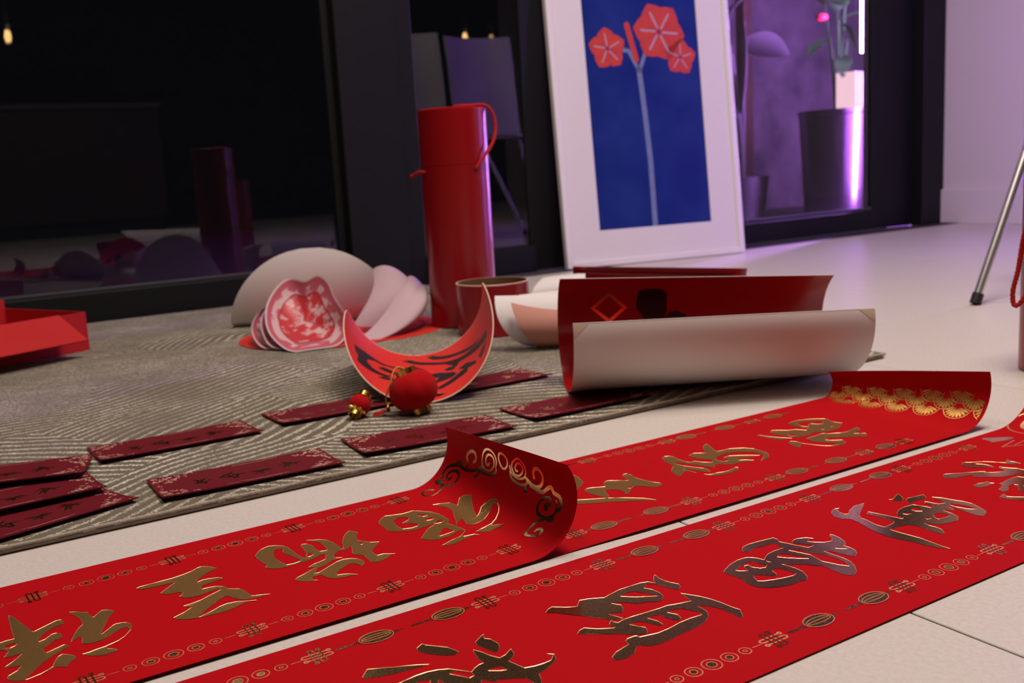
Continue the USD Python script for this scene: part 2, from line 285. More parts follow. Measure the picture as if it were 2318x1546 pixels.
spec = [((-0.12, -0.05, 0.86), (-0.30, -0.06, 0.80), 0.055), ((-0.05, -0.08, 1.0), (-0.22, -0.12, 1.06), 0.06), ((-0.09, -0.1, 0.92), (-0.02, -0.16, 0.80), 0.06), ((0.0, 0.0, 0.95), (0.16, -0.05, 1.02), 0.06), ((-0.02, -0.05, 0.78), (-0.14, -0.14, 0.70), 0.05), ((0.05, 0.05, 1.0), (0.0, 0.0, 1.2), 0.06), ((-0.1, 0.0, 1.02), (-0.25, 0.03, 1.15), 0.05), ((0.02, -0.04, 0.86), (0.10, -0.16, 0.78), 0.05)]
fp = thing('leafy_plant', 'green leafy plant growing out of the steel planter', 'plant', (4.08, 3.42, -0.03))
for a, b, w in spec:
    st = put('stem', sweep(smooth_path([pc + [a[0] * 0.2, a[1] * 0.2, 0.01], pc * 0.4 + np.array(a) * 0.6 + [0, 0, 0.02], a], 12), 0.006, 6), LEAF, fp)
    put('leaf', leaf_mesh(a, b, w, 0.04), LEAF, st, smooth=True)
put('flower', trimesh.creation.icosphere(2, 0.03).apply_scale((1, 1, 0.6)).apply_translation((-0.19, -0.06, 0.95)), mat('red_flower', (0.5, 0.02, 0.05), 0.6), fp, label='small red flower head')
pf = thing('pale_leaf_plant', 'pale broad leaved plant against the violet wall', 'plant', (3.86, 3.85, -0.03))
put('pot', lathe([(0, 0), (0.10, 0), (0.13, 0.22), (0.115, 0.22), (0.11, 0.19), (0, 0.19)], 40), BLACK, pf)
for a, b, w, tw in (((0.02, 0.0, 1.0), (-0.02, -0.05, 0.52), 0.07, 1.4), ((0.06, 0.05, 0.92), (0.36, 0.02, 0.86), 0.10, 0.6), ((-0.08, 0.0, 0.88), (-0.40, 0.04, 0.66), 0.11, 0.9), ((0.0, 0.1, 1.05), (0.22, 0.1, 1.22), 0.09, 0.3), ((-0.05, 0.08, 1.0), (-0.3, 0.1, 1.1), 0.08, 0.3)):
    st = put('stem', sweep(smooth_path([(a[0] * 0.1, a[1] * 0.1, 0.19), (a[0] * 0.4, a[1] * 0.4, 0.6), a], 12), 0.008, 6), PALELEAF, pf)
    put('leaf', leaf_mesh(a, b, w, 0.03, twist=tw), PALELEAF, st, smooth=True)
lb = thing('white_lantern_box', 'small white paper lantern box glowing above the steel planter rim', 'lantern', (4.02, 3.30, 0.497), 12)
put('shade', box(-0.048, 0.055, -0.05, 0.05, 0.0, 0.165, 0.003), glow('lantern_paper', (1.0, 0.62, 0.72), 0.9), lb, smooth=False)
for k in range(4): put('slat', box(-0.0495 + 0.032 * k, -0.0455 + 0.032 * k, -0.0535, -0.0505, 0.0, 0.165), mat('pale_wood', (0.6, 0.5, 0.45), 0.6), lb, smooth=False)

# ================================================================ furniture at the right edge and behind the camera (seen in the glass)
def chair(label, x, y):
    t = thing('shell_chair', label, 'chair', (x, y, 0), 0, 'white shell chairs at the right')
    prof_s = [(0.20, 0.445), (0.12, 0.452), (0.0, 0.446), (-0.12, 0.45), (-0.17, 0.462)]
    put('seat', slab(np.array([[(u * (0.9 + 0.1 * (1 - abs(v))), q, z + 0.012 * abs(u) / 0.2) for u in np.linspace(-0.2, 0.2, 9)] for (q, z), v in zip(prof_s, np.linspace(-1, 1, 5))]), -0.005, 0.005), SHELL, t, smooth=True)
    prof_b = [(-0.175, 0.47), (-0.19, 0.53), (-0.20, 0.65), (-0.215, 0.80), (-0.235, 0.93)]
    put('backrest', slab(np.array([[(u, q + 2.2 * u * u, z) for u in np.linspace(-0.18, 0.18, 13)] for q, z in prof_b]), -0.005, 0.005), SHELL, t, smooth=True)
    for sx in (-1, 1):
        for sy in (-1, 1):
            f = np.array([sx * 0.382, sy * 0.17 if sy > 0 else -0.25, 0.010]); a = np.array([sx * 0.19, 0.145 if sy > 0 else -0.14, 0.438])
            lg = put('leg', sweep([f, f + (a - f) * 0.5, a], 0.0085, 20), CHROME, t, smooth=40)
            d = (a - f) / np.linalg.norm(a - f)
            put('rubber_foot', sweep([f - d * 0.008, f - d * 0.004, f + d * 0.012], 0.0105, 16), BLACK, lg, smooth=40)
    return t
chair('white shell chair whose chrome leg stands on the tiles at the right edge', 2.10, 0.95)
chair('white shell chair farther right than the chrome leg, seen reflected in the glass', 2.54, 0.87)
for k, (x, y, z, lab) in enumerate(((0.70, -0.95, 1.12, 'filament bulb pendant reflected at the left edge of the big pane'), (3.43, -0.95, 1.165, 'filament bulb pendant reflected above the red tube'), (3.62, -0.93, 1.155, 'dimmer filament bulb pendant reflected right of the other above the tube'))):
    t = thing('pendant_lamp', lab, 'lamp', (x, y, 0), 0, 'filament bulb pendants')
    put('filament', lathe([(0, z - 0.03), (0.012, z - 0.03), (0.018, z), (0.011, z + 0.03), (0, z + 0.03)], 16), glow(f'filament_glow_{k}', (1.0, 0.62, 0.25), (14.0, 14.0, 4.0)[k]), t)
    put('bulb', lathe([(0, z - 0.05), (0.022, z - 0.045), (0.036, z - 0.01), (0.03, z + 0.03), (0.016, z + 0.06), (0, z + 0.06)], 24), BULBGLASS, t)
    put('socket', lathe([(0, z + 0.0605), (0.017, z + 0.0605), (0.017, z + 0.10), (0, z + 0.10)], 20), BLACK, t)
    put('cord', sweep([(0, 0, z + 0.10), (0, 0, 1.9), (0, 0, 2.6)], 0.003, 6), BLACK, t)
kt = thing('kitchen_counter', 'dark kitchen counter along the back wall, dimly reflected in the big pane', 'counter', (-1.4, -3.19, 0))
put('cabinet', box(0, 3.2, 0, 0.60, 0.1, 0.87, 0.003), WOODDARK, kt, smooth=False); put('plinth', box(0.02, 3.18, 0.02, 0.55, 0, 0.0995), BLACK, kt, smooth=False); put('worktop', box(-0.02, 3.22, 0, 0.63, 0.8705, 0.905, 0.003), mat('grey_worktop', (0.12, 0.11, 0.10), 0.4), kt, smooth=False)
put('tap', sweep(smooth_path([(1.9, 0.15, 0.905), (1.9, 0.15, 1.2), (1.9, 0.22, 1.29), (1.9, 0.30, 1.2), (1.9, 0.30, 1.14)], 30), 0.011, 10), BLACK, kt)

# ================================================================ rug
RZ = 0.008
def rug_material():
    N = {'tc': ('texture_coordinate', {}), 'vo': ('voronoi_texture', dict(scale=3.6, dimensions='2D', randomness=0.9)), 'sc': ('separate_color', {}), 'an': ('map_range', dict(from_min=0.0, from_max=1.0, to_min=0.55, to_max=2.55)),
         'co': ('math', dict(math_type='cosine')), 'si': ('math', dict(math_type='sine')), 'sx': ('separate_xyz', {}), 'nz': ('noise_texture', dict(scale=3.0, detail=1.0)), 'nzs': ('math', dict(math_type='multiply', value2=0.11)),
         'mx': ('math', dict(math_type='multiply')), 'my': ('math', dict(math_type='multiply')), 'ad': ('math', dict(math_type='add')), 'ad2': ('math', dict(math_type='add')),
         'fr': ('math', dict(math_type='multiply', value2=400.0)), 'sn': ('math', dict(math_type='sine')),
         'n2': ('noise_texture', dict(scale=420.0, detail=2.0)), 'n2m': ('map_range', dict(from_min=0.3, from_max=0.7, to_min=-0.9, to_max=0.9)), 'ad3': ('math', dict(math_type='add')),
         'st': ('map_range', dict(from_min=0.35, from_max=0.85, to_min=0.0, to_max=1.0, clamp=True)),
         'n3': ('noise_texture', dict(scale=5.0, detail=4.0, roughness=0.7)), 'n3m': ('map_range', dict(from_min=0.36, from_max=0.62, to_min=0.25, to_max=1.0, clamp=True)), 'ml': ('math', dict(math_type='multiply')),
         'n4': ('noise_texture', dict(scale=900.0, detail=2.0)), 'base': ('mix', dict(color1=(0.092, 0.080, 0.048), color2=(0.165, 0.14, 0.092))),
         'c': ('mix', dict(color2=(0.66, 0.60, 0.50))), 'bp': ('bump', dict(strength=0.8, distance=0.0012)), 'p': ('principled_bsdf', dict(roughness=0.95, specular_ior_level=0.1, sheen_weight=0.15))}
    L = [('tc.object', 'vo.vector'), ('vo.color', 'sc.color'), ('sc.r', 'an.value'), ('an.result', 'co.value1'), ('an.result', 'si.value1'), ('tc.object', 'sx.vector'), ('tc.object', 'nz.vector'),
         ('co.value', 'mx.value1'), ('sx.x', 'mx.value2'), ('si.value', 'my.value1'), ('sx.y', 'my.value2'), ('mx.value', 'ad.value1'), ('my.value', 'ad.value2'), ('nz.fac', 'nzs.value1'), ('ad.value', 'ad2.value1'), ('nzs.value', 'ad2.value2'),
         ('ad2.value', 'fr.value1'), ('fr.value', 'sn.value1'), ('tc.object', 'n2.vector'), ('n2.fac', 'n2m.value'), ('sn.value', 'ad3.value1'), ('n2m.result', 'ad3.value2'), ('ad3.value', 'st.value'),
         ('tc.object', 'n3.vector'), ('n3.fac', 'n3m.value'), ('st.result', 'ml.value1'), ('n3m.result', 'ml.value2'), ('tc.object', 'n4.vector'), ('n4.fac', 'base.fac'), ('base.color', 'c.color1'), ('ml.value', 'c.fac'), ('c.color', 'p.base_color'), ('ml.value', 'bp.height'), ('bp.normal', 'p.normal')]
    return usdkit.material(stage, '/World/Looks/woven_rug', N, L, surface='p.BSDF')
RUG = rug_material()
RX0, RX1, RY0, RY1 = -1.7, 1.203, 0.925, 2.425
rg = thing('rug', 'olive grey woven rug with pale zigzag lines under the red papers', 'rug')
put('pile', box(RX0, RX1, RY0, RY1, 0.0045, RZ, 0.0008), RUG, rg, smooth=False)
put('backing', box(RX0 + 0.001, RX1 - 0.001, RY0 + 0.0015, RY1 - 0.001, 0.0008, 0.0044, 0.0006), mat('rug_backing', (0.34, 0.27, 0.21), 0.9, var=0.5, scale=300), rg, smooth=False)
put('edge_binding', cat(sweep([(x, RY0 + 0.0006, 0.0068 + 0.0004 * math.sin(x * 60)) for x in np.linspace(RX0, RX1, 120)], 0.0016, 8), sweep([(RX1 - 0.0006, y, 0.0068) for y in np.linspace(RY0, RY1, 60)], 0.0016, 8)), mat('rug_binding', (0.40, 0.34, 0.27), 0.9, var=0.6, scale=250, var_color=(0.2, 0.16, 0.11)), rg)
put('fringe_thread', cat(*[sweep([(RX1 - 0.006, RY0 + 0.012 + 0.007 * k, 0.0085), (RX1 + 0.006 + 0.004 * (k % 3), RY0 + 0.010 + 0.0075 * k, 0.006), (RX1 + 0.014 + 0.003 * (k % 2), RY0 + 0.009 + 0.008 * k, 0.0035)], 0.0013, 6) for k in range(9)]), mat('rug_thread', (0.62, 0.56, 0.48), 0.9), rg, label='pale loose threads at the rug corner')

# ================================================================ couplet scrolls
def lerp(a, b, t): return a + (b - a) * t
STRIP = {
    's1': dict(y=(.620, .849), z=(.003, .0012), x0=(.389, .398), r=(.0435, .043), end=(.4845, .4770), beg=-.22, t=(-.0035, .2245)),
    's2': dict(y=(.614, .820), z=(.003, .002), x0=(.9285, .950), r=(.043, .0165), end=(1.0115, .994), beg=-.02, t=(0.0, .206)),
    's3': dict(y=(.390, .614), z=(.0015, .0015), x0=(.965, .965), r=(.075, .075), end=(1.028, 1.028), beg=-.05, t=(0.0, .2110))}
def on_strip(k, st, off):
    """points (s, t, height) of a scroll mapped onto its curled surface"""
    d = STRIP[k]; s, t = st[:, 0], st[:, 1]; q = t / (d['y'][1] - d['y'][0])
    y, zb, x0, r = (lerp(*d[c], q) for c in ('y', 'z', 'x0', 'r'))
    if k == 's2':                                    # it runs flat under the first scroll
        u = np.clip((s - 0.40) / 0.12, 0, 1); u = u * u * (3 - 2 * u)
        zb = 0.0007 + (zb - 0.0007) * u; y = y + (1 - u) * 0.004 * (1 - q)
    a = np.maximum(s - x0, 0) / r; rr = r - off
    return np.stack([np.where(s <= x0, s, x0 + rr * np.sin(a)), y, np.where(s <= x0, zb + off, zb + r - rr * np.cos(a))], -1)
def on_mesh(k, m, lift=0.00005):
    return trimesh.Trimesh(on_strip(k, m.vertices[:, :2], m.vertices[:, 2] + lift), m.faces, process=False)
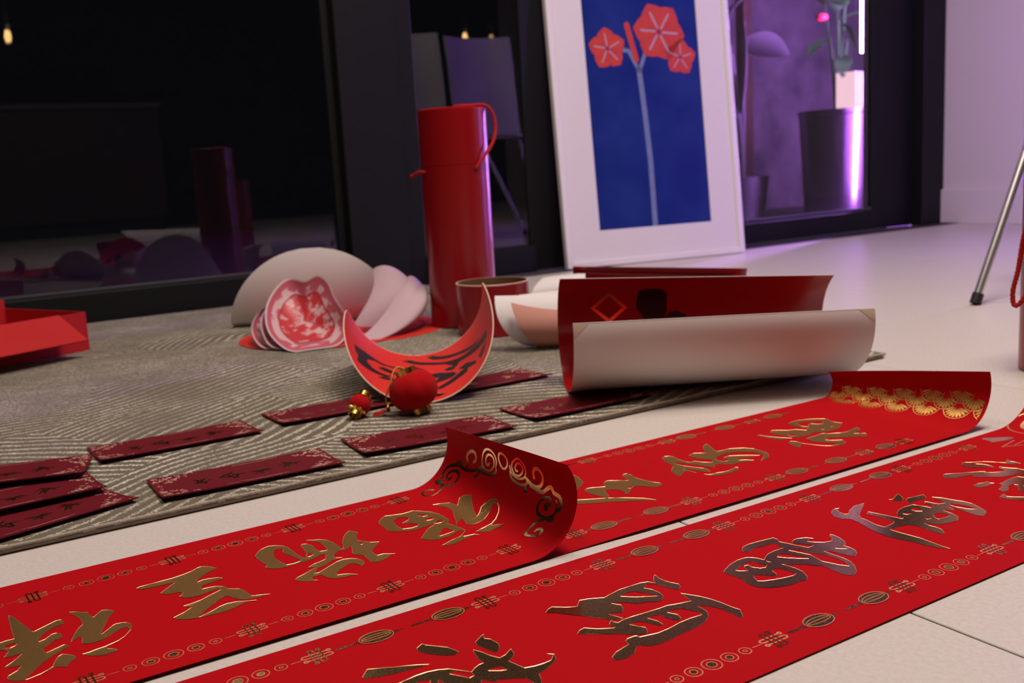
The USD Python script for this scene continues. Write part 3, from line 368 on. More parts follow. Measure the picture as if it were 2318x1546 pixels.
TR = json.loads(r'''{"char":{"s1":[[[[[406,1600],[422,1587],[441,1527],[464,1415],[487,1316],[513,1188],[527,1176],[576,1207],[639,1246],[681,1270],[715,1263],[722,1220],[717,1169],[681,1162],[636,1140],[584,1089],[552,1041],[534,1004],[532,974],[570,985],[619,1043],[653,1044],[674,1004],[677,961],[666,924],[624,919],[569,864],[545,835],[540,791],[551,755],[594,774],[632,791],[670,810],[694,758],[669,740],[628,708],[580,674],[539,634],[507,604],[473,556],[440,513],[407,463],[386,427],[368,422],[328,450],[298,488],[291,517],[302,556],[324,573],[357,599],[387,655],[348,672],[308,684],[295,699],[304,717],[342,752],[382,802],[412,846],[366,847],[327,847],[304,865],[317,886],[341,947],[316,983],[276,1010],[286,1128],[308,1132],[346,1141],[397,1139],[395,1209],[396,1313],[398,1420],[402,1503],[402,1565]],[[327,1045],[363,1060],[392,1058],[404,1037],[387,1012],[356,996],[329,1013]]],[[[564,543],[584,598],[606,642],[632,661],[664,632],[696,585],[705,547],[690,522],[662,499],[639,467],[628,436],[604,468],[575,488],[557,483],[530,461],[486,442],[435,419],[398,415],[385,424],[431,436],[481,453],[530,485],[553,506]]],[[[780,1369],[822,1342],[862,1295],[893,1266],[892,1235],[905,1168],[910,1151],[941,1194],[984,1242],[1022,1217],[1052,1172],[1043,1135],[1015,1095],[992,1052],[968,987],[932,897],[899,819],[905,812],[943,852],[992,907],[1019,926],[1053,918],[1089,897],[1107,860],[1109,822],[1090,767],[1080,775],[1075,809],[1036,811],[1001,788],[955,750],[903,714],[855,703],[805,711],[768,740],[772,776],[785,833],[777,862],[749,851],[723,827],[707,807],[722,861],[751,940],[786,1017],[824,1069],[830,1100],[826,1171],[811,1251],[787,1328]]],[[[742,574],[782,573],[835,588],[888,594],[933,612],[978,630],[1028,673],[1074,745],[1088,768],[1090,755],[1076,726],[1030,661],[979,616],[933,595],[896,572],[894,551],[921,529],[947,492],[946,466],[909,465],[864,459],[820,479],[772,518]]]],[[[[1276,1497],[1306,1513],[1389,1518],[1480,1517],[1554,1519],[1634,1537],[1701,1560],[1759,1599],[1796,1612],[1839,1575],[1871,1532],[1891,1485],[1857,1466],[1806,1438],[1758,1400],[1719,1363],[1693,1332],[1688,1306],[1732,1322],[1790,1311],[1840,1288],[1868,1255],[1858,1230],[1813,1229],[1749,1216],[1700,1205],[1683,1183],[1680,1139],[1724,1141],[1775,1127],[1820,1089],[1833,1056],[1839,1014],[1872,986],[1909,955],[1926,891],[1933,827],[1938,770],[1964,752],[2006,738],[2062,702],[1988,698],[1941,709],[1897,712],[1860,738],[1836,777],[1815,828],[1804,866],[1782,884],[1733,855],[1674,803],[1616,751],[1561,693],[1519,650],[1515,635],[1468,649],[1427,670],[1387,710],[1373,758],[1417,780],[1461,802],[1516,848],[1523,861],[1491,888],[1481,914],[1539,922],[1604,936],[1673,975],[1731,1005],[1784,1032],[1791,1055],[1742,1060],[1687,1042],[1633,1026],[1585,1029],[1530,1057],[1498,1106],[1522,1131],[1546,1174],[1503,1197],[1460,1204],[1414,1236],[1403,1274],[1441,1314],[1501,1374],[1548,1417],[1510,1411],[1440,1425],[1377,1426],[1308,1438],[1292,1468]]],[[[1520,644],[1577,673],[1635,696],[1694,733],[1755,748],[1822,733],[1879,699],[1943,666],[1936,651],[1885,676],[1837,666],[1774,633],[1708,616],[1647,615],[1584,622],[1530,628]]]],[[[[2214,1539],[2260,1611],[2309,1663],[2375,1692],[2431,1662],[2476,1614],[2497,1547],[2499,1431],[2501,1346],[2506,1269],[2522,1210],[2536,1233],[2540,1257],[2566,1299],[2579,1390],[2590,1504],[2613,1542],[2650,1520],[2670,1453],[2664,1363],[2671,1282],[2721,1266],[2733,1275],[2744,1380],[2744,1467],[2714,1538],[2675,1607],[2718,1578],[2774,1544],[2817,1492],[2835,1407],[2839,1306],[2832,1207],[2846,1214],[2868,1271],[2899,1360],[2948,1457],[3003,1531],[3058,1576],[3074,1530],[3097,1479],[3060,1429],[3030,1365],[3018,1305],[3046,1261],[3079,1193],[3142,1151],[3096,1101],[3041,1044],[3004,1001],[2997,934],[3002,884],[3058,881],[3131,818],[3090,817],[3046,784],[2984,748],[2934,748],[2898,779],[2904,853],[2911,945],[2891,989],[2862,1024],[2859,1063],[2897,1151],[2923,1233],[2886,1199],[2834,1158],[2817,1183],[2784,1174],[2741,1137],[2711,1091],[2719,1057],[2767,1025],[2713,1027],[2655,1006],[2594,963],[2544,945],[2523,946],[2482,889],[2458,860],[2499,858],[2555,893],[2626,935],[2691,975],[2757,988],[2803,966],[2842,928],[2862,871],[2861,819],[2837,771],[2805,747],[2807,797],[2783,843],[2755,867],[2703,834],[2655,808],[2609,763],[2591,713],[2627,703],[2670,679],[2723,617],[2670,630],[2618,633],[2566,646],[2518,694],[2500,767],[2495,795],[2435,801],[2413,784],[2411,740],[2434,718],[2428,710],[2396,726],[2354,753],[2308,793],[2299,840],[2327,873],[2389,901],[2458,943],[2512,973],[2468,1011],[2531,1051],[2592,1068],[2637,1084],[2662,1133],[2680,1191],[2647,1192],[2572,1157],[2503,1146],[2437,1141],[2371,1137],[2319,1139],[2265,1151],[2220,1189],[2197,1237],[2229,1276],[2215,1376],[2209,1471]],[[2351,1494],[2380,1545],[2416,1570],[2453,1547],[2422,1470],[2430,1407],[2453,1333],[2468,1256],[2480,1201],[2462,1181],[2404,1169],[2355,1182],[2345,1229],[2331,1311],[2331,1402]],[[2566,1280],[2584,1308],[2605,1278],[2603,1249],[2571,1231],[2548,1229]],[[3001,1232],[3033,1233],[3020,1196],[2995,1199]]]],[[[[3347,1609],[3392,1663],[3452,1715],[3517,1689],[3595,1662],[3643,1662],[3710,1673],[3767,1605],[3827,1518],[3850,1433],[3852,1346],[3842,1228],[3812,1184],[3787,1165],[3802,1111],[3816,1049],[3825,981],[3824,895],[3792,923],[3759,927],[3702,897],[3639,867],[3558,865],[3497,890],[3454,938],[3441,985],[3502,1054],[3559,1119],[3625,1179],[3690,1211],[3682,1232],[3608,1214],[3520,1202],[3447,1218],[3384,1254],[3339,1291],[3309,1337],[3319,1431],[3325,1556]],[[3441,1504],[3462,1548],[3515,1584],[3572,1565],[3598,1521],[3568,1474],[3530,1456],[3490,1436],[3489,1410],[3544,1388],[3588,1312],[3559,1278],[3497,1272],[3429,1298],[3422,1379]],[[3686,1516],[3692,1553],[3734,1505],[3753,1459],[3710,1469]],[[3687,1389],[3736,1391],[3762,1384],[3758,1346],[3722,1341],[3686,1352]],[[3704,1239],[3746,1273],[3790,1276],[3795,1246],[3760,1220],[3724,1221]],[[3592,946],[3633,996],[3699,1074],[3727,1072],[3732,1005],[3741,958],[3700,946],[3636,936],[3594,932]]],[[[3503,731],[3546,748],[3621,782],[3676,798],[3728,818],[3779,867],[3810,901],[3814,893],[3772,845],[3743,814],[3741,791],[3785,786],[3834,780],[3862,737],[3786,747],[3712,729],[3636,696],[3574,687],[3524,708]]],[[[3925,1693],[3987,1678],[4058,1608],[4064,1548],[4070,1483],[4110,1533],[4153,1579],[4201,1547],[4217,1501],[4231,1446],[4190,1407],[4144,1323],[4094,1218],[4057,1106],[4107,1142],[4164,1195],[4212,1185],[4259,1157],[4286,1102],[4277,1050],[4243,982],[4204,929],[4157,893],[4113,861],[4066,842],[4036,820],[4074,783],[4108,714],[4054,723],[3998,734],[3930,752],[3884,794],[3874,822],[3940,849],[4004,854],[4049,856],[4113,881],[4183,928],[4230,981],[4250,1030],[4244,1076],[4222,1081],[4168,1042],[4107,1006],[4041,976],[3981,980],[3926,990],[3902,1022],[3925,1093],[3943,1158],[3923,1166],[3865,1116],[3825,1061],[3872,1161],[3927,1299],[3979,1398],[3990,1474],[3982,1563],[3949,1619]]]]],"s2":[[[[[5396,1655],[5399,1590],[5385,1494],[5330,1341],[5254,1278],[5175,1221],[5130,1172],[5098,1165],[5034,1295],[5129,1545],[5304,1679]]],[[[5199,1145],[5240,1171],[5285,1161],[5346,1129],[5404,1100],[5461,1201],[5499,1223],[5542,1222],[5592,1180],[5639,1136],[5685,1099],[5701,1171],[5719,1243],[5762,1283],[5804,1278],[5809,1229],[5783,1134],[5788,1052],[5801,973],[5821,897],[5848,844],[5842,803],[5792,765],[5741,757],[5707,807],[5670,868],[5614,920],[5535,883],[5491,842],[5421,781],[5400,801],[5436,839],[5442,887],[5435,947],[5389,989],[5325,1003],[5293,934],[5275,880],[5225,821],[5279,781],[5340,726],[5397,666],[5453,606],[5491,538],[5508,489],[5487,483],[5441,528],[5378,578],[5311,625],[5239,664],[5177,716],[5105,757],[5033,795],[4962,836],[4903,893],[4809,944],[4881,1047],[4972,982],[5034,934],[5113,889],[5203,837],[5216,847],[5203,884],[5181,965],[5173,1025],[5175,1077]],[[5542,949],[5579,943],[5596,924],[5545,901],[5536,918]]]],[[[[6378,1431],[6447,1470],[6495,1451],[6507,1400],[6487,1328],[6484,1253],[6481,1179],[6500,1137],[6557,1146],[6585,1068],[6651,994],[6705,1043],[6679,1107],[6645,1164],[6619,1228],[6641,1325],[6734,1356],[6788,1318],[6836,1272],[6892,1367],[6966,1463],[7034,1511],[7074,1515],[7035,1424],[6976,1314],[6952,1242],[7021,1229],[7105,1230],[7166,1200],[7243,1140],[7291,1052],[7287,959],[7280,872],[7244,801],[7172,740],[7086,707],[7016,697],[7097,747],[7179,811],[7204,879],[7193,956],[7138,1035],[7055,1102],[6953,1119],[6872,1104],[6789,1079],[6741,1035],[6742,983],[6749,939],[6798,930],[6849,952],[6811,981],[6849,1035],[6923,1043],[6993,1002],[7075,936],[7159,843],[7092,842],[6983,881],[6904,905],[6893,865],[6959,828],[6995,763],[6923,749],[6861,795],[6802,801],[6741,797],[6710,839],[6661,885],[6614,917],[6537,843],[6519,884],[6506,945],[6481,993],[6464,1059],[6426,1156],[6395,1224],[6377,1248],[6358,1183],[6372,1096],[6417,992],[6460,903],[6458,834],[6408,751],[6381,811],[6363,887],[6332,975],[6290,1027],[6300,970],[6309,844],[6294,835],[6278,931],[6226,933],[6140,874],[6108,869],[6127,944],[6173,1053],[6236,1114],[6294,1157],[6315,1236],[6337,1342]]],[[[6328,768],[6353,722],[6390,710],[6448,713],[6510,691],[6576,687],[6648,703],[6703,723],[6719,703],[6688,665],[6621,633],[6537,619],[6458,623],[6392,640],[6346,671],[6341,709]]]],[[[[8280,1507],[8369,1534],[8463,1525],[8539,1500],[8623,1459],[8728,1367],[8707,1295],[8679,1205],[8707,1110],[8609,1044],[8502,991],[8420,978],[8326,978],[8262,995],[8219,1053],[8159,1051],[8067,1020],[7995,1030],[7925,1040],[7878,1056],[7878,1145],[7863,1221],[7843,1302],[7859,1378],[7936,1428],[7992,1388],[8072,1308],[8149,1280],[8212,1179],[8274,1219],[8251,1274],[8245,1344],[8256,1431]],[[8357,1446],[8433,1436],[8499,1403],[8577,1342],[8608,1293],[8541,1244],[8484,1268],[8453,1332],[8398,1321],[8333,1256],[8298,1323]],[[8513,1108],[8568,1118],[8537,1085],[8499,1090]],[[8364,1113],[8405,1104],[8371,1074],[8347,1083]],[[7950,1181],[8009,1138],[8001,1116],[7914,1111],[7910,1160]]],[[[7669,1382],[7708,1389],[7729,1293],[7780,1189],[7858,1060],[7834,1046],[7777,1096],[7730,1083],[7695,1162],[7678,1282]]],[[[7693,960],[7765,997],[7793,935],[7788,859],[7808,792],[7839,706],[7876,642],[7921,598],[8008,569],[8020,614],[7987,688],[7930,758],[7912,848],[7947,944],[8010,956],[8097,960],[8205,975],[8253,958],[8255,925],[8311,901],[8373,854],[8462,843],[8578,868],[8674,883],[8636,810],[8568,769],[8507,768],[8453,745],[8511,702],[8546,668],[8506,617],[8436,581],[8371,631],[8306,680],[8241,729],[8182,743],[8164,805],[8101,807],[8054,781],[8076,730],[8122,699],[8172,665],[8127,580],[8065,542],[7996,539],[7921,571],[7857,625],[7820,697],[7790,776],[7755,844],[7650,764],[7628,786],[7656,869]]]]],"s3":[[[[[2535,1576],[2592,1610],[2602,1578],[2647,1526],[2699,1461],[2716,1408],[2727,1361],[2693,1342],[2631,1372],[2583,1429],[2541,1485],[2523,1539]]],[[[2872,1410],[2909,1438],[2979,1480],[2948,1422],[2974,1385],[2983,1298],[2962,1252],[2924,1212],[2899,1216],[2879,1294],[2862,1370]]],[[[2097,1440],[2120,1471],[2166,1520],[2242,1483],[2340,1427],[2440,1377],[2504,1334],[2457,1335],[2364,1350],[2266,1363],[2168,1391],[2109,1420]]],[[[2237,1240],[2291,1252],[2369,1261],[2443,1259],[2510,1242],[2569,1210],[2613,1153],[2660,1089],[2696,1117],[2741,1139],[2775,1142],[2778,1214],[2797,1304],[2813,1331],[2839,1272],[2859,1194],[2889,1133],[2938,1147],[2985,1179],[3009,1190],[2989,1121],[2955,1088],[2912,1063],[2926,1001],[2941,931],[3001,912],[3064,906],[3122,911],[3164,952],[3146,997],[3183,960],[3155,900],[3105,866],[3036,834],[2971,816],[2947,751],[2884,654],[2872,716],[2887,758],[2876,821],[2813,864],[2742,905],[2715,892],[2660,970],[2601,849],[2563,878],[2470,964],[2459,1135],[2423,1068],[2379,1102],[2414,1156],[2343,1185],[2268,1109]],[[2747,1041],[2799,1050],[2831,1039],[2845,978],[2804,996]],[[2543,1152],[2587,1083],[2615,1033],[2651,1040],[2654,1079],[2581,1164]]]],[[[[3693,1428],[3762,1496],[3834,1475],[3921,1423],[3993,1442],[4090,1462],[4189,1462],[4270,1457],[4331,1438],[4355,1387],[4371,1426],[4432,1492],[4453,1496],[4433,1438],[4436,1371],[4450,1318],[4475,1267],[4453,1224],[4422,1199],[4397,1199],[4378,1255],[4354,1326],[4340,1379],[4295,1406],[4239,1369],[4269,1315],[4274,1241],[4259,1185],[4210,1138],[4172,1131],[4104,1177],[4038,1194],[3998,1254],[3945,1298],[3901,1324],[3942,1254],[3922,1204],[3878,1158],[3833,1186],[3787,1196],[3824,1086],[3798,1072],[3746,1123],[3692,1193],[3642,1269],[3583,1344],[3527,1426],[3468,1483],[3514,1518],[3555,1532],[3629,1462]],[[4024,1368],[4087,1385],[4155,1368],[4161,1344],[4195,1286],[4230,1209],[4164,1249],[4095,1294]]],[[[3449,1091],[3491,1124],[3537,1137],[3599,1070],[3691,1013],[3703,1020],[3692,1054],[3702,1081],[3746,1114],[3744,1081],[3758,1056],[3812,1070],[3888,1069],[4008,1062],[4111,1051],[4177,1052],[4253,1027],[4350,1005],[4360,1073],[4379,1145],[4410,1090],[4448,1020],[4475,940],[4491,851],[4498,754],[4510,698],[4453,612],[4422,602],[4424,670],[4421,762],[4400,843],[4362,892],[4329,910],[4328,855],[4323,815],[4287,763],[4220,713],[4143,691],[4045,678],[3948,674],[3850,657],[3769,659],[3704,679],[3668,724],[3633,713],[3579,665],[3506,641],[3457,650],[3427,666],[3433,706],[3496,746],[3568,764],[3622,776],[3633,822],[3659,841],[3719,842],[3737,836],[3738,810],[3795,797],[3865,781],[3962,786],[4074,806],[4165,810],[4262,802],[4272,847],[4248,893],[4215,957],[4159,975],[4107,972],[4141,900],[4123,844],[4091,826],[4059,870],[4044,926],[4047,976],[4010,988],[3951,983],[3976,911],[3973,853],[3956,842],[3928,873],[3903,935],[3879,981],[3842,993],[3800,988],[3832,924],[3854,890],[3836,846],[3803,815],[3748,840],[3671,912],[3580,986],[3509,1038]]]],[[[[5281,1454],[5315,1478],[5383,1490],[5475,1484],[5575,1470],[5630,1461],[5632,1422],[5603,1375],[5620,1324],[5648,1238],[5679,1151],[5748,1154],[5711,1185],[5698,1231],[5650,1272],[5664,1305],[5716,1332],[5762,1329],[5824,1298],[5854,1250],[5814,1257],[5767,1235],[5803,1189],[5849,1147],[5919,1131],[5958,1161],[5976,1201],[6017,1230],[6025,1195],[6015,1130],[5981,1052],[5937,1010],[5911,1006],[5915,942],[5904,891],[5862,843],[5809,814],[5785,842],[5769,888],[5756,950],[5745,1001],[5712,1029],[5712,961],[5716,892],[5717,833],[5701,767],[5665,703],[5600,633],[5548,602],[5505,600],[5477,646],[5477,721],[5485,791],[5486,852],[5453,872],[5415,935],[5363,987],[5332,989],[5297,1051],[5269,1114],[5247,1189],[5291,1225],[5352,1257],[5419,1268],[5489,1269],[5531,1268],[5536,1325],[5553,1381],[5469,1382],[5383,1394],[5286,1381],[5246,1381],[5245,1408]],[[5528,1207],[5549,1213],[5584,1149],[5605,1091],[5641,1010],[5663,932],[5672,855],[5662,787],[5629,725],[5591,788],[5570,853],[5551,909],[5570,974],[5582,1046],[5555,1123]],[[5365,1172],[5421,1199],[5452,1182],[5476,1127],[5503,1063],[5521,999],[5468,1044],[5412,1107]],[[5817,1020],[5849,1003],[5889,945],[5849,973]]],[[[4861,1220],[4913,1253],[4998,1293],[5094,1317],[5165,1315],[5196,1305],[5231,1260],[5252,1201],[5247,1157],[5281,1087],[5300,1016],[5309,938],[5303,866],[5258,783],[5211,748],[5152,760],[5070,757],[4980,781],[4910,818],[4857,876],[4846,934],[4851,989],[4873,1043],[4867,1108],[4857,1169]],[[4949,1184],[5025,1215],[5085,1228],[5125,1235],[5160,1230],[5161,1204],[5173,1138],[5189,1109],[5156,1089],[5114,1101],[5085,1156],[5090,1200],[5060,1209],[5034,1184],[5013,1124],[4975,1152]],[[4974,1034],[5000,1035],[5024,1007],[5068,956],[5107,931],[5135,968],[5141,1009],[5176,1026],[5213,1011],[5233,955],[5239,874],[5199,862],[5132,873],[5040,898],[4968,928],[4937,954],[4956,1004]]]],[[[[6394,1539],[6453,1582],[6506,1595],[6539,1578],[6498,1566],[6467,1510],[6459,1458],[6490,1443],[6559,1489],[6670,1535],[6742,1533],[6793,1525],[6713,1473],[6615,1416],[6539,1366],[6491,1316],[6485,1253],[6451,1128],[6458,1058],[6570,1068],[6619,1092],[6612,1142],[6608,1237],[6602,1311],[6601,1346],[6651,1372],[6668,1299],[6699,1180],[6718,1084],[6753,1110],[6749,1159],[6787,1195],[6870,1240],[6963,1253],[7060,1240],[7080,1198],[7102,1131],[7104,1105],[7152,1111],[7157,1143],[7145,1190],[7199,1228],[7210,1194],[7232,1113],[7290,1098],[7311,1154],[7337,1257],[7383,1191],[7405,1096],[7434,1020],[7438,943],[7399,845],[7356,766],[7313,735],[7234,712],[7212,755],[7214,821],[7232,898],[7235,966],[7255,1020],[7231,1017],[7200,949],[7174,938],[7149,994],[7122,995],[7113,909],[7078,827],[7004,780],[6903,791],[6817,822],[6778,866],[6764,922],[6745,863],[6753,803],[6745,746],[6688,681],[6652,681],[6651,744],[6655,824],[6665,910],[6627,976],[6544,994],[6445,994],[6446,920],[6456,829],[6466,739],[6457,638],[6448,539],[6446,465],[6395,527],[6369,606],[6350,719],[6325,830],[6308,935],[6315,1022],[6342,1126],[6389,1248],[6404,1346],[6350,1405],[6351,1472]],[[6948,1171],[7013,1185],[7007,1131],[6983,1093],[6943,1133]],[[6816,1158],[6855,1159],[6868,1113],[6828,1124]],[[6981,990],[7036,989],[7064,941],[7068,892],[6975,893],[6918,899],[6929,934]],[[6863,980],[6898,972],[6890,946],[6852,952]],[[7305,1061],[7319,1037],[7348,962],[7353,886],[7348,831],[7305,881],[7274,979],[7273,1033]]],[[[7017,1452],[7051,1435],[7207,1501],[7163,1424],[7118,1375],[7054,1357],[7029,1403]]],[[[7116,1352],[7163,1373],[7222,1359],[7344,1340],[7282,1267],[7211,1280],[7138,1283],[7054,1271]]]],[[[[8308,1629],[8362,1661],[8406,1655],[8445,1618],[8496,1588],[8544,1561],[8588,1511],[8626,1459],[8657,1406],[8737,1448],[8758,1446],[8722,1404],[8737,1365],[8731,1304],[8691,1291],[8642,1336],[8630,1381],[8605,1445],[8557,1511],[8510,1558],[8449,1581],[8433,1563],[8465,1517],[8480,1462],[8473,1427],[8457,1394],[8432,1400],[8393,1444],[8334,1482],[8294,1514],[8281,1556],[8287,1599]]],[[[7917,1557],[7958,1566],[8009,1535],[8101,1482],[8182,1439],[8245,1405],[8291,1371],[8251,1360],[8309,1315],[8373,1280],[8424,1264],[8443,1310],[8460,1350],[8509,1378],[8506,1349],[8538,1287],[8573,1238],[8573,1191],[8611,1062],[8469,978],[8409,1048],[8423,1111],[8396,1166],[8359,1154],[8267,1177],[8191,1239],[8119,1304],[8078,1349],[8110,1388],[8047,1407],[7944,1433],[7872,1460],[7864,1498]]],[[[7908,1009],[8014,1040],[8056,1081],[8060,1098],[8103,1096],[8181,1106],[8285,1116],[8360,1108],[8379,1030],[8370,920],[8245,846],[8176,908],[8158,967],[8149,1025],[8119,1017],[8051,1007],[8000,968],[7936,942],[7899,948],[7894,972]]],[[[8133,1004],[8158,967],[8171,871],[8023,783],[7982,819],[8014,886],[8090,943]]],[[[7854,1212],[7896,1218],[7934,1220],[7978,1201],[8011,1201],[8044,1200],[8025,1159],[8042,1130],[7988,1128],[7923,1122],[7856,1133],[7841,1160],[7839,1183]]],[[[7741,893],[7827,916],[7845,914],[7806,869],[7824,832],[7892,766],[7937,699],[7858,652],[7800,716],[7770,782],[7742,832]]]]]},"stroke":{"s1":[[[[4102,2020],[4089,2066],[4050,2091],[4002,2048],[3998,1960],[4053,1923],[4115,1924],[4189,1992],[4215,2048]],2.6],[[[4208,2125],[4263,2094],[4329,2130],[4384,2110],[4426,2019],[4444,1906],[4431,1834],[4428,1771],[4442,1660],[4476,1561],[4499,1512]],3.4],[[[4215,2103],[4217,2043]],6],[[[4457,1962],[4471,1907]],5.5],[[[4309,1948],[4283,1962],[4284,2011],[4322,2042],[4366,1996],[4379,1899],[4342,1839],[4282,1838],[4230,1890],[4205,1977],[4210,2064]],2.8],[[[4448,1785],[4501,1783],[4547,1815],[4601,1760],[4609,1668],[4571,1636],[4521,1669]],3.2],[[[4465,1540],[4427,1546],[4397,1582]],2.6],[[[4459,1537],[4457,1434],[4461,1336],[4489,1265],[4527,1249]],2.6],[[[4559,1383],[4540,1409],[4561,1449],[4614,1436],[4642,1380],[4622,1311],[4561,1297],[4503,1341],[4492,1437],[4529,1508],[4599,1517],[4668,1462],[4693,1365],[4662,1288],[4603,1256],[4545,1267]],2.2],[[[4641,1209],[4699,1133],[4648,1054],[4597,1062],[4559,1116],[4588,1186],[4641,1209]],2.2],[[[4583,882],[4596,921],[4643,893],[4661,835],[4635,790],[4576,810],[4544,873],[4562,954],[4613,979],[4673,924],[4706,830],[4668,768],[4617,742],[4559,758],[4525,831],[4527,923],[4561,994],[4606,1014]],2.0],[[[4552,1007],[4504,970],[4481,884],[4483,769],[4514,714],[4555,745]],2.6],[[[4488,745],[4453,720]],2.6],[[[4452,725],[4447,711]],4.5],[[[4582,607],[4628,613],[4663,578],[4664,503],[4617,467],[4547,484],[4508,552],[4514,651],[4540,719]],3.4],[[[4501,649],[4489,547],[4489,451],[4535,387],[4547,329],[4520,304],[4507,244],[4476,180],[4435,166],[4389,200]],3.6],[[[4376,341],[4375,375],[4401,379],[4412,327],[4440,317],[4457,358],[4443,423],[4385,476],[4328,459],[4297,386],[4299,296],[4335,233],[4392,214],[4456,242]],3.0],[[[4301,275],[4307,223]],5],[[[4278,323],[4229,390],[4157,412],[4108,395],[4110,316],[4142,255],[4185,250],[4195,295],[4161,324]],2.8]]}}''')
ROLLBACK = mat('scroll_reverse', (0.60, 0.05, 0.06), 0.8, 0.2)
def knot(across):
    """one set of the strands of an endless knot, with the loops that join them"""
    ls = []; g, e = 0.0036, 0.0078
    for i in (-1, 0, 1): ls.append(LineString([(i * g, -e), (i * g, e)] if across else [(-e, i * g), (e, i * g)]))
    for sx in (-1, 1):
        o = 0 if sx < 0 else -g
        for a0 in ([0.5 * g + 0.5 * g * math.cos(a) + o for a in np.linspace(0, math.pi, 9)],):
            q = [sx * (e + 0.0020 * math.sin(a)) for a in np.linspace(0, math.pi, 9)]
            ls.append(LineString(list(zip(a0, q)) if across else list(zip(q, a0))))
        c = Point(sx * g, sx * (e + 0.0010)) if across else Point(sx * (e + 0.0010), sx * g)
        ls.append(c.buffer(0.0012).boundary)
    return unary_union([l.buffer(0.00058, quad_segs=3) for l in ls])
def coins():
    out = []
    for c, r, d in ((-0.0275, 0.0042, 0.0014), (-0.0145, 0.0056, 0.0027), (0, 0.0065, 0.0034), (0.0145, 0.0056, 0.0027), (0.0275, 0.0042, 0.0014)):
        out += [Point(c, 0).buffer(r, 14).difference(Point(c, 0).buffer(r - 0.0006, 14)), Point(c, 0).buffer(d, 10).difference(Point(c, 0).buffer(d - 0.0005, 10))]
    return unary_union(out + [LineString([(-0.041, 0), (-0.034, 0)]).buffer(0.0003), LineString([(0.034, 0), (0.041, 0)]).buffer(0.0003)])
def lantern():
    def ell(a, b, n=36): return Polygon([(a * math.cos(t), b * math.sin(t)) for t in np.linspace(0, 2 * math.pi, n, endpoint=False)])
    body = ell(0.0116, 0.0072)
    ties = [LineString([(-0.0150, 0), (-0.0095, 0.004)]), LineString([(-0.0150, 0), (-0.0095, -0.004)]), LineString([(0.0145, 0), (0.0095, 0.004)]), LineString([(0.0145, 0), (0.0095, -0.004)])]
    pieces = [body] + [t.buffer(0.0005) for t in ties] + [Point(-0.0165, 0).buffer(0.0016), Point(0.0150, 0).buffer(0.0014), Polygon([(-0.028, -0.0011), (-0.0195, -0.0014), (-0.0195, 0.0014), (-0.028, 0.0011)]), LineString([(-0.0195, 0), (-0.016, 0)]).buffer(0.0004), LineString([(0.015, 0), (0.0205, 0)]).buffer(0.0003)]
    return unary_union(pieces)
def lantern_ribs():
    r = [LineString([(0.0108 * math.cos(t) , f * 0.0072 * math.sin(t)) for t in np.linspace(0.25, math.pi - 0.25, 15)]).buffer(0.00024, quad_segs=2) for f in (0.55, 0.1, -0.38)]
    return unary_union(r + [LineString([(0.0120 * math.cos(t), 0.0076 * math.sin(t)) for t in np.linspace(0, 2 * math.pi, 40)]).buffer(0.00032)])
FOIL = 0.00022
def emboss(poly, rim=0.0004, top=0.00026, low=0.00006):
    """stamped foil: (sunk plate, bright sloping edge) of a plane shape"""
    inner = poly.buffer(-rim, join_style=2).buffer(0); ring = poly.difference(inner); ms = []
    for g in getattr(ring, 'geoms', [ring]):
        if g.is_empty or g.area < 1e-9: continue
        v, f = trimesh.creation.triangulate_polygon(g, engine='earcut')
        b = poly.boundary; z = np.array([top if b.distance(Point(q)) < 2e-6 else low for q in v])
        ms.append(trimesh.Trimesh(np.c_[v, z], f, process=False))
    return (extruded(inner, low, 0.006) if inner.area > 1e-8 else None), cat(*ms)
from shapely import affinity
def place(poly, s, t, rot=0.0, mir=1): return affinity.translate(affinity.rotate(affinity.scale(poly, mir, 1, origin=(0, 0)), rot, origin=(0, 0), use_radians=True), s, t)
DOTS = unary_union([Point(c, 0).buffer(d - 0.0004, 10) for c, d in ((-0.0275, 0.0014), (-0.0145, 0.0027), (0, 0.0034), (0.0145, 0.0027), (0.0275, 0.0014))])
KNOT, KNOT2, COINS, LANT, RIBS = knot(False), knot(True), coins(), lantern(), lantern_ribs()
def border(root, k, items, line):
    """items: (kind, s); line: t = a + b s"""
    a, b = line; rot = math.atan(b)
    for kind, s in items:
        t = a + b * s
        if kind == 'k':
            c = put('knot_print', on_mesh(k, extruded(place(KNOT, s, t, rot), FOIL, 0.003)), GOLDLINE, root, smooth=False)
            put('knot_strand_print', on_mesh(k, extruded(place(KNOT2, s, t, rot), FOIL, 0.003), 0.00012), GOLD, c, smooth=False)
        elif kind == 'c':
            c = put('coin_row_print', on_mesh(k, extruded(place(COINS, s, t, rot), FOIL, 0.003)), GOLDLINE, root, smooth=False)
            put('coin_dot_print', on_mesh(k, extruded(place(DOTS, s, t, rot), 0.00008, 0.003)), GOLD, c, smooth=False)
        else:
            mi = -1 if kind == 'm' else 1
            l = put('lantern_print', on_mesh(k, extruded(place(LANT, s, t, rot, mi), FOIL, 0.003)), GOLD, root, smooth=False)
            put('lantern_rib_print', on_mesh(k, extruded(place(RIBS, s, t, rot, mi), 0.0003, 0.003), FOIL + 0.00006), GOLDLINE, l, smooth=False)
